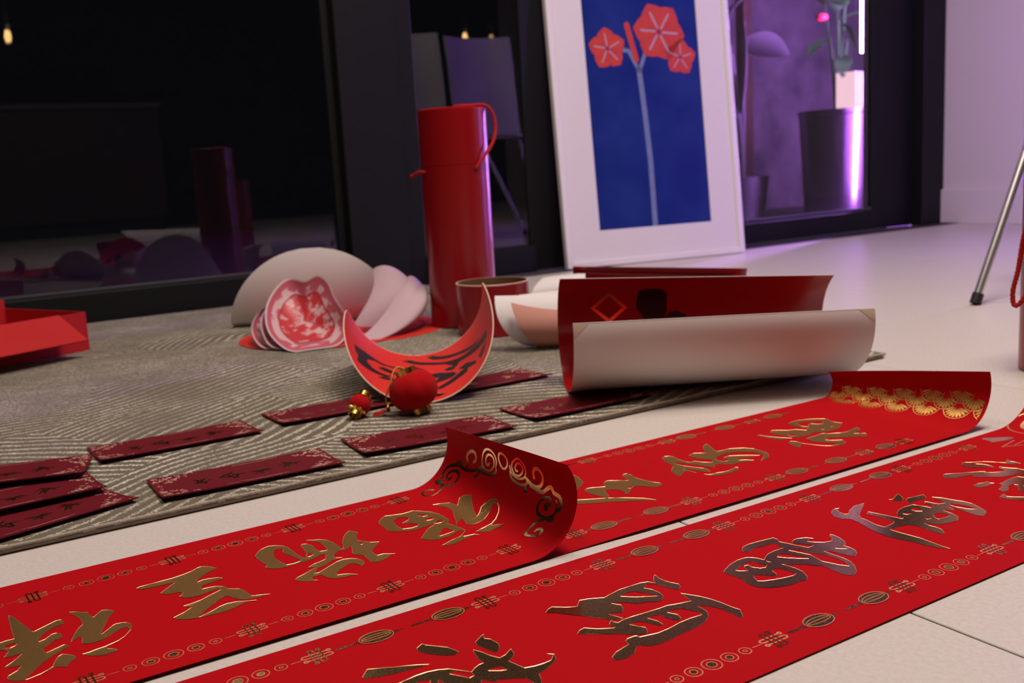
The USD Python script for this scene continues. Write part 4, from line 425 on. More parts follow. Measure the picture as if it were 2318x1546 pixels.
def scroll(k, name, label, borders):
    d = STRIP[k]; w = d['y'][1] - d['y'][0]
    root = thing(name, label, 'scroll', group='couplet scrolls on the floor')
    ns, nt = 150, 9
    G = np.zeros((ns, nt, 3))
    for j, q in enumerate(np.linspace(0, 1, nt)):
        x0, en = lerp(*d['x0'], q), lerp(*d['end'], q)
        s = np.r_[np.linspace(d['beg'], x0, ns - 60), np.linspace(x0, en, 61)[1:]]
        G[:, j] = on_strip(k, np.stack([s, np.full(ns, lerp(*d['t'], q))], -1), 0.0)
    put('paper', slab(G, -0.00035, 0.0), RED, root, smooth=True)
    for L in TR['char'][k]:
        sh = unary_union([Polygon(np.array(r[0]) / 1e4, [np.array(h) / 1e4 for h in r[1:]]).buffer(0) for r in L]).buffer(0.0003).buffer(-0.0003).simplify(0.00004)
        plate, edge = emboss(sh)
        c = put('gold_character', on_mesh(k, plate), GOLD if k == 's3' else GOLDMATTE, root, smooth=False)
        put('embossed_edge', on_mesh(k, edge), GOLDLINE, c, smooth=False)
    for items, line in borders: border(root, k, items, line)
    return root
def rep(k0, per, n, kinds): return [(c, k0 + per * i + o) for i in range(n) for c, o in kinds]
s1k = [('k', 0.0), ('c', 0.0527)]
S1 = scroll('s1', 'couplet_scroll', 'red scroll with four gold characters and a raised end printed with gold scrollwork', [
    ([x for x in rep(-0.1403, 0.1054, 6, s1k) if x[1] < 0.40], (0.0115, 0.045)), ([x for x in rep(-0.1493, 0.1047, 6, s1k) if x[1] < 0.385], (0.1822, 0.0557))])
s3k = [('k', 0.0), ('l', 0.0412), ('l', 0.0952), ('k', 0.1252), ('c', 0.1772)]
S3 = scroll('s3', 'couplet_scroll', 'red scroll nearest the camera with five gold characters', [
    ([x for x in rep(-0.0304, 0.2287, 5, s3k) if -0.03 < x[1] < 0.90], (0.1868, 0.0064)), ([x for x in rep(-0.0218, 0.2292, 5, s3k) if -0.03 < x[1] < 0.90], (0.0262, 0.0010))])
S2 = scroll('s2', 'couplet_scroll', 'red scroll with a gold scallop band on its far curled end', [
    ([('k', .4484), ('m', .4771), ('m', .5316), ('k', .5713), ('c', .6242), ('k', .6731), ('m', .7018), ('m', .7553), ('k', .7959), ('m', .828), ('k', .856)], (0.0375, -0.0200)),
    ([('k', .4549), ('m', .485), ('m', .539), ('k', .5783), ('c', .6317), ('k', .6828), ('m', .7103), ('m', .7661), ('k', .8077), ('m', .840)], (0.2015, -0.0205))])
# the big scrollwork of the curled end of the first scroll
def curve(pts): p = smooth_path(pts, max(12, 6 * len(pts))) if len(pts) > 2 else np.array(pts); return LineString(p)
for pts, wd in TR['stroke']['s1']:
    ln = curve(np.array(pts) / 1e4)
    put('scrollwork_print', on_mesh('s1', extruded(ln.buffer(wd * 0.0005, quad_segs=4).simplify(0.00005), FOIL, 0.003)), GOLD, S1, smooth=False)
# scallop band on the curled end of the second scroll
def fan(s, t, R, petals=9, spread=2.7):
    out = []
    for i in range(petals):
        a = math.pi + (i - (petals - 1) / 2) * spread / petals
        d = np.array([math.cos(a), math.sin(a)]); n = np.array([-d[1], d[0]])
        out.append(Polygon([d * R * 0.16, d * R * 0.7 + n * R * 0.088, d * R * 0.92 + n * R * 0.07, d * R * 0.98, d * R * 0.92 - n * R * 0.07, d * R * 0.7 - n * R * 0.088]))
    rim = LineString([((R * (1.05 + 0.05 * abs(math.sin(petals * 1.15 * u)))) * math.cos(math.pi + u), (R * (1.05 + 0.05 * abs(math.sin(petals * 1.15 * u)))) * math.sin(math.pi + u)) for u in np.linspace(-spread / 2 - 0.05, spread / 2 + 0.05, 40)]).buffer(0.0004)
    return affinity.translate(unary_union(out + [rim]), s, t)
SCALLOP = gold('scallop_foil', (0.95, 0.60, 0.16), 0.36, 0.2)
edge_ok = Polygon([(0, 0.004), (2, 0.004), (2, 0.203), (0, 0.203)])
for s, R, ts in ((0.9545, 0.0150, (0.186, 0.148, 0.111, 0.073, 0.034, -0.003)), (0.9655, 0.0140, (0.204, 0.166, 0.128, 0.090, 0.053, 0.016)), (0.9735, 0.0135, (0.186, 0.148, 0.110, 0.072, 0.034))):
    for t in ts:
        t *= 0.945
        g = fan(s + 0.016 * (1 - t / 0.206), t, R).intersection(edge_ok)
        if not g.is_empty: put('scallop_print', on_mesh('s2', extruded(g, FOIL, 0.003), 0.00005 + (0.9735 - s) * 0.003), SCALLOP, S2, smooth=False)
# medallion and wave marks on the rising end of the third scroll
med = [Point(0.9905, 0.1895).buffer(0.0235, 24).difference(Point(0.9905, 0.1895).buffer(0.0218, 24))]
for q in (-0.7, 0.1, 0.9): med.append(LineString([(0.9905 + 0.014 * math.cos(a + q) * (1 - a / 9), 0.1895 + 0.011 * math.sin(a + q) * (1 - a / 9)) for a in np.linspace(0, 4, 24)]).buffer(0.0008))
put('medallion_print', on_mesh('s3', extruded(unary_union(med).intersection(Polygon([(0, 0), (1.026, 0), (1.026, 0.2095), (0, 0.2095)])), FOIL, 0.003)), GOLDLINE, S3, smooth=False)
shell = [Polygon([(0.9135 + 0.034 * f, 0.198 - 0.0150 * f + q * 0.0020), (0.9120 + 0.012 * f, 0.2005 - 0.0035 * j + 0.001), (0.9110 + 0.010 * f, 0.1985 - 0.0035 * j)]).buffer(0.0012) for j, (f, q) in enumerate(((1.0, 1), (0.95, 0), (0.9, -1), (0.8, -2)))]
put('wave_print', on_mesh('s3', extruded(unary_union(shell), FOIL, 0.003)), GOLD, S3, smooth=False)
zig = [LineString([(0.938, 0.177), (0.910, 0.172), (0.930, 0.1625)]).buffer(0.0007), LineString([(0.945, 0.170), (0.925, 0.168)]).buffer(0.0006)]
put('wave_print', on_mesh('s3', extruded(unary_union(zig), FOIL, 0.003)), GOLDLINE, S3, smooth=False)

# ================================================================ red envelopes
EW, EH = 0.182, 0.083
def env_z(x, y): return 0.0004 + 0.0035 * np.clip(-y / (EH / 2), 0, 1) ** 2 + 0.0016 * np.clip(-x / (EW / 2), 0, 1) ** 2
def env_mesh(m, lift): v = np.array(m.vertices); v[:, 2] += env_z(v[:, 0], v[:, 1]) + lift; return trimesh.Trimesh(v, m.faces, process=False)
rs = np.random.RandomState(11)
def filigree(cx, cy, sx, sy):
    out = []
    for _ in range(26):
        u, v = rs.rand(2); 
        if u + v > 1: u, v = 1 - u, 1 - v
        px, py = cx + sx * (0.003 + u * 0.040), cy + sy * (0.003 + v * 0.040); a0 = rs.rand() * 6.28; r = 0.0012 + rs.rand() * 0.0032; ar = 1.5 + rs.rand() * 3.5
        out.append(LineString([(px + r * (1 - 0.12 * t) * math.cos(a0 + t), py + r * (1 - 0.12 * t) * math.sin(a0 + t)) for t in np.linspace(0, ar, 8)]).buffer(0.00032 + rs.rand() * 0.00035, quad_segs=1))
        if rs.rand() < 0.35: out.append(Point(px, py).buffer(0.0009 + rs.rand() * 0.0008, 3))
    return out
def envelope(loc, rz, label):
    t = thing('red_envelope', label, 'envelope', loc, rz, 'red envelopes laid out on the rug')
    g = np.array([[(x, y, env_z(x, y)) for y in np.linspace(-EH / 2, EH / 2, 9)] for x in np.linspace(-EW / 2, EW / 2, 17)])
    put('sleeve', slab(g, 0.0, 0.0012), MAROON, t, smooth=25)
    fl_ = []
    for cx, sx in ((-EW / 2, 1), (EW / 2, -1)):
        for cy, sy in ((-EH / 2, 1), (EH / 2, -1)): fl_ += filigree(cx, cy, sx, sy)
    for q in range(16): fl_ += [LineString([(-0.05 + 0.1 * rs.rand(), sy * (EH / 2 - 0.004 - 0.007 * rs.rand())), (-0.05 + 0.1 * rs.rand(), sy * (EH / 2 - 0.006))]).buffer(0.0003, quad_segs=1).intersection(Point(0.09 * (rs.rand() - 0.5), sy * (EH / 2 - 0.006)).buffer(0.009)) for sy in (-1, 1)]
    keep = Polygon([(-EW / 2 + 0.002, -EH / 2 + 0.002), (EW / 2 - 0.002, -EH / 2 + 0.002), (EW / 2 - 0.002, EH / 2 - 0.002), (-EW / 2 + 0.002, EH / 2 - 0.002)])
    put('gold_filigree', env_mesh(extruded(unary_union(fl_).intersection(keep), 0.00018, 0.01), 0.00125), PINKGOLD, t, smooth=False, kind='stuff')
    for k in range(4):
        cx = -0.045 + 0.03 * k; st = []
        for q in range(6):
            a = rs.rand() * 3.14; L = 0.004 + 0.006 * rs.rand(); px, py = cx + (rs.rand() - 0.5) * 0.010, (rs.rand() - 0.5) * 0.014
            st.append(LineString([(px - L * math.cos(a), py - L * math.sin(a)), (px + 0.001, py + 0.001), (px + L * math.cos(a + 0.3), py + L * math.sin(a + 0.3))]).buffer(0.0008 + 0.0007 * rs.rand(), quad_segs=2))
        put('foil_mark', env_mesh(extruded(unary_union(st).buffer(0), 0.00018, 0.01), 0.00125), GOLD, t, smooth=False)
    return t
ENV = [((0.283, 0.986), -2.0, RZ, 'red envelope in the front row, between the fan of three and the curled scroll end'), ((0.259, 1.176), 1.0, RZ, 'red envelope lying by itself in the rear row, farthest left'),
       ((0.470, 1.190), 1.0, RZ, 'red envelope in the rear row behind the small lantern ornament'), ((0.494, 0.988), -4.5, RZ, 'red envelope in the front row right behind the raised scroll end'),
       ((0.704, 0.992), 1.0, RZ, 'red envelope tucked under the left end of the big rolled poster'), ((0.680, 1.187), 0.5, RZ, 'red envelope half hidden behind the curled crescent disc'),
       ((0.066, 1.139), -17.0, RZ + 0.0080, 'uppermost red envelope of the fan of three at the left edge'), ((0.060, 1.052), 4.0, RZ + 0.0040, 'middle red envelope of the fan of three at the left edge'), ((0.074, 0.984), 16.5, RZ, 'lowest red envelope of the fan of three at the left edge')]
e0 = None
for (x, y), a, z, lab in ENV:
    if e0 is None: e0 = envelope((x, y, z), a, lab)
    else: copy_of(e0, (x, y, z), a, lab)

# ================================================================ rolled posters
def two_ply(name_in, name_out, P, m_in, m_out, parent, flip=False, t=0.00018, wrap=False, uv_in=None):
    """a sheet printed on one side: inner ply on the +normal side"""
    if flip: P = P[::-1]
    a = slab(P, 0.00002, t, wrap); b = slab(P, -t, -0.00002, wrap)
    pa = uniq(str(parent.GetPath()), name_in)
    pi = usdkit.mesh(stage, pa, a, m_in, smooth=True, uv=uv_in).GetPrim()
    return pi, put(name_out, b, m_out, parent, smooth=True)
def roll_point(RP, s, th, off=0.0):
    x, y, a, L, r0, r1, sq, z0, z1, sk = RP
    s, th = np.asarray(s, float), np.asarray(th, float); r = r0 + (r1 - r0) * s - off; zb = z0 + (z1 - z0) * s + off
    ax, n = np.array([math.cos(a), math.sin(a), 0]), np.array([-math.sin(a), math.cos(a), 0]); h = r * sq * np.sin(th) + sk * (1 - np.cos(th)) * r
    return np.array([x, y, 0]) + (s * L)[..., None] * ax + h[..., None] * n + (zb + r * (1 - np.cos(th)))[..., None] * np.array([0, 0, 1.0])
def roll_grid(RP, f0, f1, b0, b1, ns=40, nt=70):
    S, T = np.meshgrid(np.linspace(0, 1, ns), np.linspace(0, 1, nt), indexing='ij')
    return roll_point(RP, S, -(f0 + (f1 - f0) * S) + T * ((b0 + (b1 - b0) * S) + (f0 + (f1 - f0) * S)))
INKS = json.loads(r'''{"cres":[[[-1289,-252],[-1198,-39],[-1063,174],[-935,279],[-782,311],[-642,361],[-423,564],[-222,715],[-109,539],[-69,367],[-115,73],[-198,26],[-238,307],[-422,417],[-640,290],[-777,176],[-875,140],[-985,-133],[-993,-310],[-883,-427],[-756,-409],[-639,-343],[-555,-257],[-636,-471],[-779,-604],[-934,-731],[-1053,-817],[-1148,-858],[-1155,-530],[-1232,-435]],[[-796,-168],[-711,91],[-591,98],[-419,61],[-529,-114],[-674,-142]],[[-766,-766],[-691,-555],[-552,-420],[-522,-538],[-659,-682]],[[-428,1101],[-309,1280],[-191,1143],[14,974],[234,637],[436,358],[608,166],[768,26],[955,-199],[1122,-326],[1081,-670],[960,-553],[776,-332],[590,-73],[452,38],[409,-124],[229,494],[10,783],[-221,946]],[[-30,1469],[55,1495],[175,1246],[330,997],[528,680],[747,287],[922,-14],[731,118],[483,556],[243,893],[48,1172]],[[214,81],[291,88],[413,-61],[340,-216],[239,-78]],[[-102,-37],[-4,61],[137,-23],[347,-407],[375,-619],[304,-671],[203,-649],[50,-637],[26,-512],[126,-383],[-7,-143]],[[55,-987],[181,-865],[331,-736],[462,-637],[574,-772],[542,-964],[395,-970],[244,-1049],[105,-1113]],[[427,-392],[564,-420],[738,-898],[708,-983],[539,-754]],[[788,-837],[904,-725],[1024,-750],[922,-971],[828,-1090]]],"roll":[[[0.2987,2.1601],[0.3361,2.2002],[0.3828,2.1658],[0.3997,2.0697],[0.4067,1.7215],[0.3971,1.5185],[0.3751,1.3958],[0.3463,1.4024],[0.3251,1.5342],[0.3176,1.6647],[0.2991,1.7438],[0.295,1.9416]],[[0.4007,1.5177],[0.418,1.6623],[0.4465,1.6827],[0.4759,1.6125],[0.4907,1.5348],[0.4763,1.4458],[0.4041,1.4256]],[[0.1225,1.8104],[0.1868,2.1464],[0.2593,1.7979],[0.1943,1.5011]],[[0.1396,1.8069],[0.1886,2.0476],[0.2422,1.8014],[0.1945,1.5877]]]}''')
RP = [0.7371, 1.0637, -0.5103, 0.3703, 0.0779, 0.0710, 1.268, 0.0094, 0.0094, -0.226]
t = thing('rolled_poster', 'big loosely rolled poster, white outside and glossy red inside with a black brush mark', 'poster')
G = roll_grid(RP, 1.929, 1.975, 2.595, 2.457)
two_ply('red_face', 'white_back', G, REDGLOSS, WHITE, t, flip=False)
def on_roll(poly, RPx, off=0.0004):
    m = extruded(poly, 0.02, 0.012)
    return trimesh.Trimesh(roll_point(RPx, m.vertices[:, 0] / 0.3703, m.vertices[:, 1] / 0.075, off + 0.006 * m.vertices[:, 2]), m.faces, process=False)
sc = np.array([0.3703, 0.075])
blobs = [Polygon(np.array(p) * sc).buffer(0.002).buffer(-0.001) for p in INKS['roll'][:2]]
put('ink_mark', on_roll(unary_union(blobs + [Polygon([(0.122, 0.113), (0.150, 0.115), (0.165, 0.09), (0.160, 0.05), (0.128, 0.055), (0.115, 0.09)])]), RP), INK, t, smooth=True)
dia = Polygon(np.array(INKS['roll'][2]) * sc).difference(Polygon(np.array(INKS['roll'][3]) * sc))
put('gold_diamond', on_roll(dia, RP), GOLD, t, smooth=True)
put('edge_trim', cat(sweep(roll_point(RP, np.linspace(0, 1, 40), np.full(40, 2.595) + np.linspace(0, -0.138, 40)), 0.0005, 6), sweep(roll_point(RP, np.linspace(0, 1, 40), -np.linspace(1.929, 1.975, 40)), 0.0005, 6)), WHITE, t)
TAPE = mat('beige_tape', (0.60, 0.50, 0.38), 0.45, 0.5)
for q in ([(0.0005, -0.1441), (0.019, -0.1441), (0.0005, -0.1270)], [(0.3698, -0.1478), (0.350, -0.1478), (0.3698, -0.1300)]): put('tape_corner', on_roll(Polygon(q), RP, -0.00035), TAPE, t, smooth=True)
RP2 = [1.102, 1.545, -0.565, 0.335, 0.060, 0.047, 1.15, 0.0092, 0.0090, -0.1]
t = thing('rolled_poster', 'glossy red paper roll lying behind the big rolled poster below the picture', 'poster')
two_ply('red_face', 'white_back', roll_grid(RP2, 1.1, 1.1, 2.25, 2.25), REDGLOSS, WHITE, t)
two_ply('inner_red_face', 'inner_white_back', roll_grid([1.112, 1.54, -0.565, 0.30, 0.050, 0.040, 1.1, 0.014, 0.012, -0.05], 0.9, 0.9, 2.2, 2.05), REDGLOSS, WHITE, t)
PATCH = json.loads(r'''{"sheet_lav":[[[0.8865,1.3727,0.0056],[0.9513,1.344,0.0028],[1.0391,1.3133,0.0009]],[[0.8507,1.365,0.0234],[0.9309,1.3267,0.0196],[1.0222,1.2912,0.017]],[[0.8293,1.3688,0.0477],[0.9209,1.3233,0.0432],[1.019,1.2859,0.0401]],[[0.8249,1.3793,0.074],[0.9197,1.3318,0.0702],[1.0239,1.2906,0.0663]],[[0.8357,1.3986,0.0965],[0.9333,1.3494,0.092],[1.0384,1.3074,0.0877]]],"sheet_sal":[[[0.8864,1.3497,0.0099],[0.9371,1.3239,0.0073],[1.0207,1.29,0.0062]],[[0.8564,1.3363,0.0288],[0.9172,1.3073,0.0237],[1.0039,1.268,0.0235]],[[0.8418,1.3352,0.0495],[0.9067,1.3032,0.0421],[1.0,1.2621,0.0413]],[[0.8374,1.3446,0.0706],[0.9059,1.307,0.0584],[1.0018,1.2637,0.0547]],[[0.8411,1.3578,0.0883],[0.913,1.3159,0.071],[1.0098,1.273,0.0659]]],"sheet_mid":[[[0.929,1.4433,0.0127],[0.9999,1.4109,0.0098],[1.091,1.3777,0.0059]],[[0.9075,1.4279,0.048],[0.9869,1.3902,0.0446],[1.0767,1.3578,0.041]],[[0.9035,1.4291,0.0712],[0.9871,1.3887,0.0677],[1.0767,1.3565,0.0644]],[[0.9119,1.4448,0.0857],[0.999,1.4036,0.0889],[1.0892,1.3709,0.0851]]],"sheet_top":[[[1.0216,1.5769,0.0124],[1.068,1.5483,0.0127],[1.1134,1.5323,0.0136]],[[1.0138,1.5698,0.0419],[1.064,1.5397,0.0469],[1.112,1.5279,0.0464]],[[1.0211,1.5707,0.0687],[1.0678,1.5429,0.0738],[1.1156,1.531,0.0728]],[[1.0384,1.5806,0.082],[1.0785,1.557,0.0877],[1.1297,1.5491,0.087]],[[1.0658,1.601,0.0897],[1.0967,1.5825,0.0927],[1.1485,1.5742,0.0921]]],"petalA":[[[0.7364,1.7615,0.0249],[0.7515,1.7453,0.0203],[0.7786,1.7344,0.0196]],[[0.7654,1.7625,0.0595],[0.7851,1.7416,0.0572],[0.8165,1.73,0.0544]],[[0.7903,1.7771,0.0897],[0.8153,1.7508,0.0888],[0.8513,1.7383,0.084]],[[0.8048,1.8026,0.1124],[0.8318,1.7746,0.1156],[0.8656,1.7614,0.0947]],[[0.8202,1.8305,0.1207],[0.8437,1.8105,0.1229],[0.8724,1.7938,0.099]]],"petalB":[[[0.7109,1.6819,0.0077],[0.725,1.6684,0.0073],[0.7602,1.6728,0.0127]],[[0.7578,1.6965,0.0345],[0.7765,1.6742,0.0285],[0.8152,1.6747,0.031]],[[0.7948,1.7147,0.06],[0.8138,1.6901,0.0556],[0.8492,1.691,0.0504]],[[0.8297,1.7402,0.0862],[0.8433,1.7153,0.0814],[0.8712,1.7164,0.0662]],[[0.8576,1.7675,0.1004],[0.8675,1.7561,0.1035],[0.8867,1.7516,0.0809]]],"petalC":[[[0.711,1.6664,0.0078],[0.7247,1.6543,0.0074],[0.75,1.6551,0.0119]],[[0.7531,1.6742,0.0275],[0.7692,1.6531,0.0193],[0.7928,1.6605,0.022]],[[0.8008,1.6919,0.0545],[0.8166,1.6645,0.0434],[0.832,1.6745,0.0339]],[[0.8442,1.7176,0.0777],[0.8555,1.6901,0.065],[0.8648,1.705,0.049]],[[0.8679,1.7405,0.0863],[0.8786,1.7278,0.086],[0.8819,1.7335,0.0654]]],"print1":{"c":[0.6398,1.7535,0.044],"rim":[[0.6897,1.6672,0.0349],[0.6632,1.6493,0.0133],[0.6316,1.638,0.0081],[0.5996,1.6396,0.007],[0.5729,1.6532,0.01],[0.56,1.6852,0.0228],[0.5566,1.721,0.0421],[0.5674,1.7608,0.0655],[0.5861,1.7897,0.0884],[0.6131,1.8074,0.1112],[0.6391,1.8054,0.1218],[0.6558,1.7821,0.1166],[0.6749,1.7663,0.1263],[0.6872,1.7439,0.1116],[0.6857,1.716,0.0876],[0.6905,1.6838,0.0606]],"dip":0.0},"print2":{"c":[0.6215,1.844,0.0229],"rim":[[0.6395,1.7651,0.0122],[0.6203,1.7573,0.0033],[0.5896,1.7231,0.0061],[0.567,1.7044,0.0092],[0.5512,1.7096,0.0108],[0.5421,1.7245,0.0151],[0.5406,1.7512,0.0249],[0.5473,1.7855,0.0381],[0.5589,1.8104,0.0488],[0.5786,1.8363,0.0605],[0.5996,1.8429,0.0683],[0.6192,1.8369,0.0689],[0.6363,1.8252,0.0637],[0.6487,1.8149,0.0504],[0.6541,1.8026,0.0356],[0.6518,1.7835,0.0227]],"dip":0.0},"print3":{"c":[0.6269,1.8072,0.0345],"rim":[[0.6411,1.735,0.0154],[0.6254,1.7249,0.0065],[0.6009,1.7042,0.006],[0.5748,1.6853,0.0096],[0.5577,1.6906,0.013],[0.5502,1.7086,0.0206],[0.5518,1.7338,0.0318],[0.5579,1.7627,0.0456],[0.5717,1.7927,0.0596],[0.5908,1.8133,0.0719],[0.6118,1.8134,0.0777],[0.6313,1.8074,0.0784],[0.6464,1.7911,0.0729],[0.6565,1.7758,0.058],[0.6575,1.7599,0.0411],[0.6531,1.7477,0.0264]],"dip":0.0}}''')
for k, v in PATCH.items():                             # nothing dips below the top of the rug
    if isinstance(v, list): PATCH[k] = [[[x, y, max(z, 0.0090 if x < 1.21 else 0.001)] for x, y, z in r] for r in v]
    else: v['rim'] = [[x, y, max(z, 0.0105)] for x, y, z in v['rim']]
SALMON = sheet_mat('salmon_paper', (0.56, 0.26, 0.20), 0.15)
for k, mt, lab in (('sheet_lav', WHITE, 'white curled sheet beside the tube lid, reaching farthest left'), ('sheet_sal', SALMON, 'salmon tinted curled sheet nested in front of the white one beside the tube lid'),
                   ('sheet_mid', WHITE, 'middle white curled sheet with a straight top edge behind the salmon one'), ('sheet_top', WHITE, 'rearmost bright white curled sheet beside the left end of the big roll')):
    t = thing('curled_sheet', lab, 'paper sheet', group='curled paper sheets beside the tube lid')
    put('sheet', slab(spline_grid(PATCH[k], 40, 24), -0.0002, 0.0002), mt, t, smooth=True)
    Q = np.array(PATCH[k]); back = Q[::-1] + np.array([0.028, 0.045, 0.0]) * np.linspace(0.3, 2.2, len(Q))[:, None, None]; back[:, :, 2] = np.linspace(0.004, 1, len(Q))[::-1][:, None] * Q[::-1][:, :, 2] * 0.95 + 0.002

# ================================================================ pile of round printed papers
def disc_print(name, core, white, band, s=26.0):
    N = {'tc': ('texture_coordinate', {}), 'sx': ('separate_xyz', {}), 'nz': ('noise_texture', dict(scale=s, detail=4.0, roughness=0.7)), 'nm': ('map_range', dict(from_min=0.52, from_max=0.60, to_min=0.0, to_max=1.0, clamp=True)),
         'nz2': ('noise_texture', dict(scale=s * 0.9, detail=2.0)), 'nm2': ('map_range', dict(from_min=0.50, from_max=0.55, to_min=0.0, to_max=1.0, clamp=True)),
         'inn': ('mix', dict(color1=core, color2=white)), 'mid': ('mix', dict(color1=white, color2=band)),
         'r1': ('math', dict(math_type='greater_than', value2=0.64)), 'r2': ('math', dict(math_type='greater_than', value2=0.675)), 'r3': ('math', dict(math_type='greater_than', value2=0.85)), 'r4': ('math', dict(math_type='greater_than', value2=0.965)),
         'm1': ('mix', dict(color2=tuple(0.7 * c for c in core))), 'm2': ('mix', {}), 'm3': ('mix', dict(color2=band)), 'm4': ('mix', dict(color2=(0.78, 0.72, 0.72))), 'p': ('principled_bsdf', dict(roughness=0.35, specular_ior_level=0.5)),
         't': ('translucent_bsdf', {}), 'mx': ('mix_closure', dict(fac=0.22))}
    L = [('tc.UV', 'sx.vector'), ('tc.object', 'nz.vector'), ('nz.fac', 'nm.value'), ('nm.result', 'inn.fac'), ('tc.object', 'nz2.vector'), ('nz2.fac', 'nm2.value'), ('nm2.result', 'mid.fac'),
         ('sx.x', 'r1.value1'), ('sx.x', 'r2.value1'), ('sx.x', 'r3.value1'), ('sx.x', 'r4.value1'), ('inn.color', 'm1.color1'), ('r1.value', 'm1.fac'), ('m1.color', 'm2.color1'), ('mid.color', 'm2.color2'), ('r2.value', 'm2.fac'),
         ('m2.color', 'm3.color1'), ('r3.value', 'm3.fac'), ('m3.color', 'm4.color1'), ('r4.value', 'm4.fac'), ('m4.color', 'p.base_color'), ('m4.color', 't.color'), ('p.BSDF', 'mx.closure1'), ('t.BSDF', 'mx.closure2')]
    LOOK[name] = usdkit.material(stage, '/World/Looks/' + name, N, L, surface='mx.closure'); return LOOK[name]
PRINT = disc_print('pink_disc_print', (0.62, 0.05, 0.06), (0.74, 0.50, 0.52), (0.60, 0.13, 0.18), 42.0)
def polar_patch(d, nr=26, nf=97):
    c, rim = np.array(d['c']), np.array(d['rim']); q = np.vstack([rim, rim[:1]])
    cs = CubicSpline(np.arange(len(q)), q, bc_type='periodic'); R = cs(np.linspace(0, len(rim), nf)); M = rim.mean(0)
    r = np.linspace(0.004, 1, nr)
    return M + (R[None] - M) * r[:, None, None] + (c - M) * (1 - r[:, None, None] ** 2), r
for key, lab in (('print1', 'round red and pink printed paper curled like a shell, the foremost of the pile'), ('print3', 'second round pink printed paper, its rim just showing left of the foremost'), ('print2', 'third round pink printed paper, outermost at the left of the pile')):
    P, r = polar_patch(PATCH[key]); uv = np.stack([np.repeat(r, P.shape[1]), np.tile(np.linspace(0, 1, P.shape[1]), len(r))], -1)
    t = thing('printed_disc', lab, 'paper disc', group='round pink printed papers')
    P, uv = P[:, ::-1], uv.reshape(P.shape[0], P.shape[1], 2)[:, ::-1].reshape(-1, 2)
    two_ply('printed_face', 'white_back', P, PRINT, WHITE, t, wrap=True, uv_in=np.vstack([uv, uv]))
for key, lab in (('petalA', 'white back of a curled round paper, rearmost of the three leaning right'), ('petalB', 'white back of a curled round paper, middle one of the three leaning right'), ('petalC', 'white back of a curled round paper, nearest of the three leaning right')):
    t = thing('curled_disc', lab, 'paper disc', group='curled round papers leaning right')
    put('sheet', slab(spline_grid(PATCH[key], 36, 24), -0.0002, 0.0002), BOUNCEPAPER, t, smooth=True)
# the large white backed disc standing behind them, bent up from the floor
c0 = np.array([0.738, 1.950, RZ + 0.001]); av = np.array([0.844, -0.533, 0]); av /= np.linalg.norm(av); bv = np.array([0.533, 0.844, 0]); bv /= np.linalg.norm(bv)
def arch(u, v):
    rb, lean = 0.050, math.radians(102)
    a = min(v / rb, math.radians(70)); y = -rb * math.sin(a) * 0.9; z = rb * (1 - math.cos(a)); rest = v - rb * math.radians(70)
    if rest > 0:
        rr = 0.19; th0 = math.radians(70); th = th0 + rest / rr
        y += -rr * (math.sin(th) - math.sin(th0)) ; z += rr * (math.cos(th0) - math.cos(th))
    return c0 + av * u + bv * (y + 0.03) + np.array([0, 0, z])
G = []
for v in np.linspace(-0.02, 0.186, 40):
    hw = 0.182 * math.sqrt(max(0.0, 1 - max(0, v / 0.187) ** 2)) + 0.0005
    G.append([arch(u, max(v, 0)) + (bv * (-v) if v < 0 else 0) for u in np.linspace(-hw, hw, 48)])
t = thing('curled_disc', 'large white paper arching up behind the pink printed papers near the window', 'paper disc')
put('sheet', slab(np.array(G), -0.0002, 0.0002), WHITE, t, smooth=True)
def flat_disc(c, R, z, mt, n=72): return trimesh.creation.cylinder(R, 0.0006, sections=n).apply_translation((c[0], c[1], z + 0.0003))
for c, R, z, lab in (((0.758, 1.800), 0.172, RZ + 0.0002, 'flat round red paper lying on the rug under the pile, showing at the right'), ((0.690, 1.790), 0.160, RZ + 0.0012, 'flat round red paper at the front of the pile, only its front edge showing')):
    t = thing('red_paper_disc', lab, 'paper disc'); put('sheet', flat_disc(c, R, z, REDDISC), REDDISC, t)
    pat = [LineString([(c[0] + R * rr_ * math.cos(a + q), c[1] + R * rr_ * math.sin(a + q)) for q in np.linspace(0, 0.5, 9)]).buffer(0.006) for rr_, a in ((0.75, -0.9), (0.6, -0.3), (0.8, -0.2), (0.45, -1.3), (0.7, 0.6), (0.3, 0.2))]
    put('printed_mark', extruded(unary_union(pat), 0.0001, None).apply_translation((0, 0, z + 0.00062)), mat('dark_red_print', (0.22, 0.01, 0.012), 0.4), t, smooth=False)

# ================================================================ crescent disc with black brush strokes
CP = [0.6388, 1.2898, 0.464, 0.1743, 0.1018, 0.0134]
def cres(uv, off=0.0):
    cx, cy, a, Rd, r, o = CP; th = (uv[..., 0] + o) / r; r2 = r - off
    ax, sd = np.array([math.sin(a), math.cos(a), 0]), np.array([math.cos(a), -math.sin(a), 0])
    return np.array([cx, cy, RZ + 0.0009]) + (r2 * np.sin(th))[..., None] * sd + uv[..., 1][..., None] * ax + (r - r2 * np.cos(th))[..., None] * np.array([0, 0, 1.0])
t = thing('crescent_disc', 'round red paper with black brush strokes curled up into a crescent behind the lantern ornaments', 'paper disc')
r = np.linspace(0.003, 1, 30); f = np.linspace(0, 2 * np.pi, 121)
UV = np.stack([np.outer(r, np.cos(f)), np.outer(r, np.sin(f))], -1) * CP[3]
two_ply('red_face', 'white_back', cres(UV), REDDISC, WHITE, t, wrap=True, t=0.0004)
ink = []
